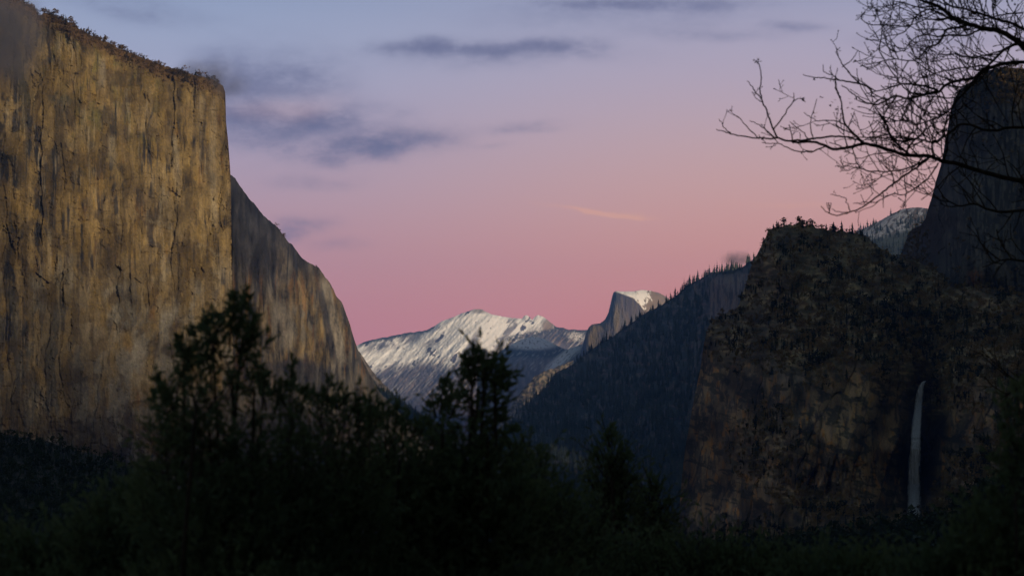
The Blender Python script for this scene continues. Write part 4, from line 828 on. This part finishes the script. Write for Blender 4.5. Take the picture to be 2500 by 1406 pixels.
def grow(bag, p, d, L, r, lvl, tips):
    """a crooked twig in three dimensions"""
    n = 7; P = [p]; d = d/np.linalg.norm(d); seg = L/n
    for k in range(n):
        d = d+rng.normal(size=3)*np.array((.13, .10, .13)); d[2] += .06; d /= np.linalg.norm(d); P.append(P[-1]+d*seg)
    P = np.array(P); V, F = tube(P, r, max(r*.5, .0026), 4); bag.add(V, F)
    tipd = (P[-1]-P[-2]); V, F = tube([P[-1]-tipd*.2, P[-1]+tipd*.12, P[-1]+tipd*.3], .0055, .0035, 4); bag.add(V, F)   # bud
    tips.append(P[-1])
    if lvl > 0:
        for k in range(rng.integers(1, 4)):
            i = rng.integers(2, n); dd = (P[i]-P[i-1])/seg; a = rng.normal(size=3)*np.array((1, .8, 1)); a -= dd*a.dot(dd); a /= np.linalg.norm(a)+1e-9
            grow(bag, P[i], dd*.7+a*.8, L*rng.uniform(.35, .65), r*.65, lvl-1, tips)
def limb3(pts, depth0, vary):
    n = len(pts); off = np.cumsum(rng.normal(size=n))*vary; off -= np.linspace(0, off[-1]*.5, n)
    return np.array([W(x, y, depth0+o_) for (x, y), o_ in zip(pts, off)])
def densityx(x, y):    # photo crowding of twigs
    return .25+1.6*float(ss(2080, 2330, np.array(x*1.)))+.5*float(ell(np.array(x*1.), np.array(y*1.), 2230, 330, 120, 140, 0, .5))
alltips = []
mains = []
for k, (pts, r0, r1) in enumerate(limbs):
    bag = Bag(); P = smooth_path(limb3(pts, OD+rng.normal()*.25, .05), 4)
    P = P+rng.normal(size=P.shape)*.003; V, F = tube(P-OO, r0*1.0*omp, r1*1.0*omp, 7); bag.add(V, F)
    ob = bag.build('limb', M_bark, oak, True); mains.append((P, ob, []))
subs = Bag(); twb = [Bag() for _ in limbs]
allP = np.concatenate([m[0] for m in mains]); own = np.concatenate([[k]*len(m[0]) for k, m in enumerate(mains)])
paths = [(m[0], k, r0) for (k, m), (_, r0, _) in zip(enumerate(mains), limbs)]
for pts, r0, r1 in br:
    s0 = W(pts[0][0], pts[0][1], OD)
    dd = np.hypot((allP-s0)[:, 0], (allP-s0)[:, 2]); j = int(np.argmin(dd)); y0 = allP[j, 1]; k = int(own[j])
    P = limb3(pts, y0, .04); P[0, 1] = y0; P = smooth_path(P, 4); P[1:] += rng.normal(size=P[1:].shape)*.003
    V, F = tube(P-OO, r0*1.15*omp, r1*1.1*omp, 5); twb[k].add(V, F); paths.append((P, k, r0))
    allP = np.concatenate([allP, P]); own = np.concatenate([own, [k]*len(P)])
for P, k, r0 in paths:
    seg = np.linalg.norm(np.diff(P, axis=0), axis=1)
    for i in range(1, len(P)-1):
        px_ = P[i, 0]/P[i, 1]*FPX/1.0*cp+1250
        el_ = (P[i, 2]-CAMZ)/P[i, 1]; py_ = 703-FPX*math.tan(math.atan(el_)-R(PITCH))
        if px_ > 2560 or py_ < -60: continue
        if rng.random() < seg[i]*7.5*densityx(px_, py_):
            t = (P[i+1]-P[i-1]); t /= np.linalg.norm(t); a = rng.normal(size=3)*np.array((.8, .6, 1)); a[2] += .35; a[0] -= .3*(px_ > 1950); a -= t*a.dot(t); a /= np.linalg.norm(a)+1e-9
            grow(twb[k], P[i]-OO, t*rng.uniform(.3, 1)+a, rng.uniform(.12, .42)*(1.25 if px_ > 2150 else .8 if px_ > 1900 else .45), min(.0066, r0*omp*.55), 2 if rng.random() < .55 else 1, alltips)
for k, b_ in enumerate(twb):
    if b_.n: b_.build('twigs', M_bark, mains[k][1], True)
# dead leaves: small lobed leaves at a few tips
def oakleaf(c, size):
    V = []; T = []
    n = 15; ax = rng.normal(size=3); ax /= np.linalg.norm(ax); s = np.cross(ax, rng.normal(size=3)); s /= np.linalg.norm(s); u = np.cross(ax, s)
    rad = [1, .45, .8, .4, .75, .35, .6, .3, .3, .6, .35, .75, .4, .8, .45]
    V.append(c)
    for k in range(n):
        a = 2*math.pi*k/n; V.append(c+size*rad[k]*(math.cos(a)*ax*1.3+math.sin(a)*s)+u*size*.3*rng.normal()*.5)
    T = [(0, 1+k, 1+(k+1) % n) for k in range(n)]
    return np.array(V), np.array(T)
for (zx, zy) in [(985, 325), (943, 312), (1130, 400), (682, 592), (740, 665), (755, 628), (850, 627), (805, 660), (1455, 285), (1460, 325), (1595, 85), (1600, 140), (1348, 622), (1300, 795), (1748, 330), (825, 930), (266, 378), (755, 1192), (550, 612), (1860, 15), (1275, 568), (625, 697), (1050, 590), (1900, 1090), (1850, 350), (1660, 120), (1640, 150), (1290, 470), (1100, 730), (1260, 300), (1400, 480), (1330, 290), (730, 490), (640, 480), (1550, 1280), (1700, 780)]:
    x, y = Z([(zx, zy)])[0]; c = W(x, y, OD)-OO; lb = Bag()
    for q in range(rng.integers(2, 5)):
        V, F = oakleaf(c+rng.normal(size=3)*np.array((.018, .03, .016)), rng.uniform(.011, .02)); lb.add(V, F)
    lb.build('leaf_cluster', M_dead, oak)

# ================================================================== AIR
def volbox(name, lo, hi, dens, color, label, aniso=0.0):
    x0, y0, z0 = lo; x1, y1, z1 = hi
    V = np.array([(x, y, z) for x in (x0, x1) for y in (y0, y1) for z in (z0, z1)], float)
    F = np.array([(0, 1, 3, 2), (4, 6, 7, 5), (0, 4, 5, 1), (2, 3, 7, 6), (0, 2, 6, 4), (1, 5, 7, 3)])
    m = bpy.data.materials.new(name); m.use_nodes = True; N = m.node_tree.nodes; L = m.node_tree.links; N.remove(N['Principled BSDF'])
    v = N.new('ShaderNodeVolumePrincipled'); v.inputs['Density'].default_value = dens; v.inputs['Color'].default_value = (*color, 1); v.inputs['Anisotropy'].default_value = aniso
    L.new(v.outputs[0], N['Material Output'].inputs['Volume'])
    o = mesh(name, V, F, m, smooth=False)
    return tag(o, label, 'haze', kind='stuff')
HAZE_D = 3.0e-5
volbox('haze', (-21000, -21000, -420), (21000, 21500, 2500), HAZE_D, (.17, .41, 1.0), 'pale blue evening haze filling the valley')
def mist(px, py, d, rx, ry, dens, label, rz=None, scale=.02, thr=.45, seed=0):
    c = W(px, py, d); mpp = d/FPX; rz = rz or rx
    n, k = 24, 14; th = np.linspace(0, 2*math.pi, n, endpoint=False)[None]; ph = np.linspace(.05, math.pi-.05, k)[:, None]
    V = np.stack([rx*mpp*np.cos(th)*np.sin(ph), rz*mpp*np.sin(th)*np.sin(ph), ry*mpp*np.cos(ph)+0*th], -1)
    i = np.arange(n*k).reshape(k, n); j = np.roll(i, -1, 1)
    F = np.stack([i[:-1], i[1:], j[1:], j[:-1]], -1).reshape(-1, 4)
    m = bpy.data.materials.new('mist'); m.use_nodes = True; N = m.node_tree.nodes; L = m.node_tree.links; N.remove(N['Principled BSDF'])
    v = N.new('ShaderNodeVolumePrincipled'); v.inputs['Color'].default_value = (.24, .25, .32, 1)
    tc = N.new('ShaderNodeTexCoord')
    nz = N.new('ShaderNodeTexNoise'); nz.inputs['Scale'].default_value = 1/(rx*mpp)*1.7; nz.inputs['Detail'].default_value = 4; nz.inputs['Roughness'].default_value = .55
    ad = N.new('ShaderNodeVectorMath'); ad.operation = 'ADD'; ad.inputs[1].default_value = (seed*91., 0, 0); L.new(tc.outputs['Object'], ad.inputs[0]); L.new(ad.outputs[0], nz.inputs['Vector'])
    sc = N.new('ShaderNodeVectorMath'); sc.operation = 'MULTIPLY'; sc.inputs[1].default_value = (1/(rx*mpp), 1/(rz*mpp), 1/(ry*mpp)); L.new(tc.outputs['Object'], sc.inputs[0])
    ln = N.new('ShaderNodeVectorMath'); ln.operation = 'LENGTH'; L.new(sc.outputs[0], ln.inputs[0])
    fo = N.new('ShaderNodeMapRange'); fo.interpolation_type = 'SMOOTHSTEP'; fo.inputs[1].default_value = 1.0; fo.inputs[2].default_value = .0; fo.inputs[3].default_value = 0; fo.inputs[4].default_value = 1; L.new(ln.outputs['Value'], fo.inputs[0])
    nr_ = N.new('ShaderNodeMapRange'); nr_.inputs[1].default_value = thr-.08; nr_.inputs[2].default_value = thr+.25; L.new(nz.outputs['Fac'], nr_.inputs[0])
    mu = N.new('ShaderNodeMath'); mu.operation = 'MULTIPLY'; L.new(fo.outputs[0], mu.inputs[0]); L.new(nr_.outputs[0], mu.inputs[1])
    m2 = N.new('ShaderNodeMath'); m2.operation = 'MULTIPLY'; m2.inputs[1].default_value = dens/(rz*mpp); L.new(mu.outputs[0], m2.inputs[0]); L.new(m2.outputs[0], v.inputs['Density'])
    L.new(v.outputs[0], N['Material Output'].inputs['Volume'])
    o = mesh('mist', V, F, m); o.location = tuple(c)
    return tag(o, label, 'mist', kind='stuff')
mist(5, 85, 2700, 135, 165, 3.4, 'grey mist drifting across the upper left corner of the golden wall', rz=120, thr=.38, seed=1)
mist(515, 195, 3480, 120, 70, 2.0, 'thin mist curling off the nose of the golden wall', rz=90, thr=.42, seed=2)
mist(2236, 1292, 1650, 34, 26, 1.6, 'faint spray drifting at the foot of the waterfall', rz=26, thr=.36, seed=4)
mist(1798, 632, 7000, 48, 26, 2.4, 'small puff of mist behind the ridge crest', rz=48, thr=.38, seed=3)

# ================================================================== SKY
world = bpy.data.worlds.new('World'); bpy.context.scene.world = world; world.use_nodes = True
N = world.node_tree.nodes; L = world.node_tree.links; bg = N['Background']
SUN_EL, SUN_AZ = 13.0, 48.0      # sun low behind the viewer, to the right of straight behind
def srgb(r, g, b_): return tuple(((c/255+.055)/1.055)**2.4 if c > 10 else c/255/12.92 for c in (r, g, b_))
def math_(op, a, b=None, c=None):
    n = N.new('ShaderNodeMath'); n.operation = op
    for i, v in enumerate((a, b, c)):
        if v is None: continue
        if hasattr(v, 'is_output'): L.new(v, n.inputs[i])
        else: n.inputs[i].default_value = v
    return n.outputs[0]
tcw = N.new('ShaderNodeTexCoord'); sx_ = N.new('ShaderNodeSeparateXYZ'); L.new(tcw.outputs['Generated'], sx_.inputs[0])
dx_, dy_, dz_ = sx_.outputs
def mixrgb(f, a, b):
    n = N.new('ShaderNodeMix'); n.data_type = 'RGBA'
    for s, v in ((n.inputs[0], f), (n.inputs[6], a), (n.inputs[7], b)):
        if hasattr(v, 'is_output'): L.new(v, s)
        else: s.default_value = v if not isinstance(v, tuple) else ((*v, 1) if len(v) == 3 else v)
    return n.outputs[2]
hyp = math_('SQRT', math_('ADD', math_('MULTIPLY', dx_, dx_), math_('MULTIPLY', dy_, dy_)))
tel = math_('DIVIDE', dz_, math_('MAXIMUM', hyp, .001))        # tan(elevation)
def ramp(stops, fac):
    n = N.new('ShaderNodeValToRGB'); cr = n.color_ramp; cr.interpolation = 'B_SPLINE'
    while len(cr.elements) < len(stops): cr.elements.new(.5)
    for e, (p, c) in zip(cr.elements, stops): e.position = p; e.color = (*c, 1)
    L.new(fac, n.inputs[0]); return n.outputs[0]
def te(py): return math.tan(math.atan((703-py)/FPX)+R(PITCH))
pos = lambda t: min(1, max(0, t/.5))
f_ = math_('MULTIPLY', tel, 2.0)
KS = 1.0
rightc = ramp([(pos(te(900)), srgb(247, 148, 144)), (pos(te(760)), srgb(245, 154, 145)), (pos(te(620)), srgb(245, 169, 153)), (pos(te(480)), srgb(237, 181, 170)), (pos(te(330)), srgb(219, 184, 187)), (pos(te(180)), srgb(199, 182, 201)), (pos(te(20)), srgb(182, 180, 205)), (.62, srgb(118, 134, 178)), (1, srgb(84, 104, 150))], f_)
leftc = ramp([(pos(te(900)), srgb(225, 142, 152)), (pos(te(760)), srgb(227, 150, 156)), (pos(te(620)), srgb(223, 164, 169)), (pos(te(480)), srgb(207, 174, 188)), (pos(te(330)), srgb(192, 178, 202)), (pos(te(180)), srgb(178, 182, 211)), (pos(te(20)), srgb(168, 181, 211)), (.62, srgb(108, 130, 178)), (1, srgb(84, 104, 150))], f_)
uu = math_('DIVIDE', dx_, math_('MAXIMUM', dy_, .02))
mrh = N.new('ShaderNodeMapRange'); mrh.interpolation_type = 'SMOOTHSTEP'; mrh.inputs[1].default_value = (400-1250)/FPX; mrh.inputs[2].default_value = (1900-1250)/FPX; L.new(uu, mrh.inputs[0])
grad = mixrgb(mrh.outputs[0], leftc, rightc)
# clouds
cv = N.new('ShaderNodeCombineXYZ'); ww = math_('DIVIDE', dz_, math_('MAXIMUM', dy_, .02)); L.new(uu, cv.inputs[0]); L.new(ww, cv.inputs[1])
mpw = N.new('ShaderNodeMapping'); mpw.inputs['Scale'].default_value = (34, 66, 1); mpw.inputs['Rotation'].default_value = (0, 0, 0); L.new(cv.outputs[0], mpw.inputs[0])
nw = N.new('ShaderNodeTexNoise'); nw.inputs['Scale'].default_value = .5; nw.inputs['Detail'].default_value = 6; L.new(mpw.outputs[0], nw.inputs['Vector'])
wv = N.new('ShaderNodeVectorMath'); wv.operation = 'SUBTRACT'; L.new(nw.outputs['Color'], wv.inputs[0]); wv.inputs[1].default_value = (.5, .5, .5)
wm = N.new('ShaderNodeVectorMath'); wm.operation = 'MULTIPLY'; wm.inputs[1].default_value = (.046, .017, 0); L.new(wv.outputs[0], wm.inputs[0])
wa = N.new('ShaderNodeVectorMath'); wa.operation = 'ADD'; L.new(cv.outputs[0], wa.inputs[0]); L.new(wm.outputs[0], wa.inputs[1])
nd = N.new('ShaderNodeTexNoise'); nd.inputs['Scale'].default_value = 1.5; nd.inputs['Detail'].default_value = 7; nd.inputs['Roughness'].default_value = .63; L.new(mpw.outputs[0], nd.inputs['Vector'])
def cloudsum(lst):
    tot = None
    for (px, py, rx, ry, st, ang) in lst:
        d = W(px, py, 1000.)-np.array((0, 0, CAMZ)); u0, w0 = d[0]/d[1], d[2]/d[1]
        s = N.new('ShaderNodeVectorMath'); s.operation = 'SUBTRACT'; L.new(wa.outputs[0], s.inputs[0]); s.inputs[1].default_value = (u0, w0, 0)
        m = N.new('ShaderNodeMapping'); m.inputs['Rotation'].default_value = (0, 0, R(ang)); L.new(s.outputs[0], m.inputs[0])
        k = N.new('ShaderNodeVectorMath'); k.operation = 'MULTIPLY'; k.inputs[1].default_value = (FPX/rx, FPX/ry, 0); L.new(m.outputs[0], k.inputs[0])
        dt = N.new('ShaderNodeVectorMath'); dt.operation = 'DOT_PRODUCT'; L.new(k.outputs[0], dt.inputs[0]); L.new(k.outputs[0], dt.inputs[1])
        g = math_('MULTIPLY', math_('EXPONENT', math_('MULTIPLY', dt.outputs['Value'], -1.0)), st)
        tot = g if tot is None else math_('ADD', tot, g)
    return tot
dark = cloudsum([(1040, 120, 130, 20, .8, 0), (1180, 118, 120, 16, .6, 0), (1340, 126, 120, 20, .85, 0), (950, 348, 110, 26, 1.25, -8), (850, 372, 130, 18, .8, -3), (770, 298, 95, 26, 1.15, 0), (660, 300, 90, 30, .8, 6), (600, 260, 50, 70, .8, 0), (700, 195, 100, 34, .7, 4), (540, 190, 60, 60, .8, 20), (730, 548, 60, 22, .65, 0), (700, 575, 40, 16, .4, 0), (760, 440, 90, 14, .3, 0), (820, 590, 60, 12, .2, 0), (1600, 8, 220, 16, .7, 0), (1480, 14, 90, 14, .5, 0), (1930, 68, 90, 12, .55, 0), (1720, 88, 160, 14, .3, 0), (1240, 312, 110, 12, .35, 0), (1330, 325, 60, 8, .25, 0), (1170, 352, 40, 8, .2, 0), (330, 20, 160, 30, .4, 10), (960, 270, 60, 12, .2, 0), (640, 360, 90, 24, .4, 0), (2300, 90, 160, 30, .25, 0), (660, 250, 150, 110, .35, 0), (850, 330, 160, 60, .3, 0), (1150, 130, 320, 34, .3, 0), (1500, 40, 300, 40, .25, 0)])
nz_ = N.new('ShaderNodeMapRange'); nz_.inputs[1].default_value = .38; nz_.inputs[2].default_value = .64; nz_.inputs[3].default_value = .38; nz_.inputs[4].default_value = 1.15; L.new(nd.outputs['Fac'], nz_.inputs[0])
fr = math_('GREATER_THAN', dy_, .05)
df = math_('SUBTRACT', 1.0, math_('EXPONENT', math_('MULTIPLY', math_('MULTIPLY', math_('MULTIPLY', dark, nz_.outputs[0]), fr), -1.35)))
g1 = mixrgb(df, grad, srgb(110, 112, 148))
pink = cloudsum([(1455, 507, 80, 5, 2.0, 6), (1520, 518, 60, 4, 1.8, 6), (1950, 500, 130, 6, .4, 2), (700, 265, 120, 30, .25, 0)])
pf = math_('MINIMUM', math_('MULTIPLY', math_('MULTIPLY', pink, fr), .6), .75)
g2 = mixrgb(pf, g1, srgb(255, 188, 160))
# higher up the gradient hands over to the physical sky
sky = N.new('ShaderNodeTexSky'); sky.sky_type = 'NISHITA'; sky.sun_disc = False; sky.sun_elevation = R(SUN_EL*.25); sky.sun_rotation = R(180-SUN_AZ); sky.air_density = 1.4; sky.dust_density = 1.0
sk = N.new('ShaderNodeVectorMath'); sk.operation = 'SCALE'; sk.inputs['Scale'].default_value = .12; L.new(sky.outputs[0], sk.inputs[0])
hi = N.new('ShaderNodeMapRange'); hi.interpolation_type = 'SMOOTHSTEP'; hi.inputs[1].default_value = .32; hi.inputs[2].default_value = .75; L.new(tel, hi.inputs[0])
bk = N.new('ShaderNodeMapRange'); bk.interpolation_type = 'SMOOTHSTEP'; bk.inputs[1].default_value = .5; bk.inputs[2].default_value = -.3; L.new(dy_, bk.inputs[0])
hb = math_('MAXIMUM', hi.outputs[0], bk.outputs[0])
g3 = mixrgb(hb, g2, sk.outputs[0])
L.new(g3, bg.inputs['Color']); bg.inputs['Strength'].default_value = 1.0

# sun lamp: the soft last glow from the west
sd = bpy.data.lights.new('sun', 'SUN'); sd.energy = 4.3; sd.angle = R(8); sd.color = (1.0, .79, .52)
so = bpy.data.objects.new('sun', sd); C.objects.link(so)
az = R(SUN_AZ); el = R(SUN_EL)
from mathutils import Vector
tosun = Vector((math.sin(az)*math.cos(el), -math.cos(az)*math.cos(el), math.sin(el)))
so.rotation_euler = tosun.to_track_quat('Z', 'Y').to_euler(); so.location = (0, -50, 60)

# ================================================================== CAMERA
cd = bpy.data.cameras.new('camera'); co = bpy.data.objects.new('camera', cd); C.objects.link(co)
co.location = (0, 0, CAMZ); co.rotation_euler = (R(90+PITCH), 0, 0)
cd.sensor_width = 36; cd.angle = R(HF); cd.clip_start = .1; cd.clip_end = 200000
cd.dof.use_dof = True; cd.dof.focus_distance = 4000; cd.dof.aperture_fstop = (cd.lens/1000)/.015
sc = bpy.context.scene; sc.camera = co
sc.view_settings.view_transform = 'Standard'; sc.view_settings.look = 'None'; sc.view_settings.exposure = 0; sc.view_settings.gamma = 1
sc.cycles.volume_bounces = 1; sc.cycles.max_bounces = 4; sc.cycles.diffuse_bounces = 2
sc.cycles.use_denoising = True
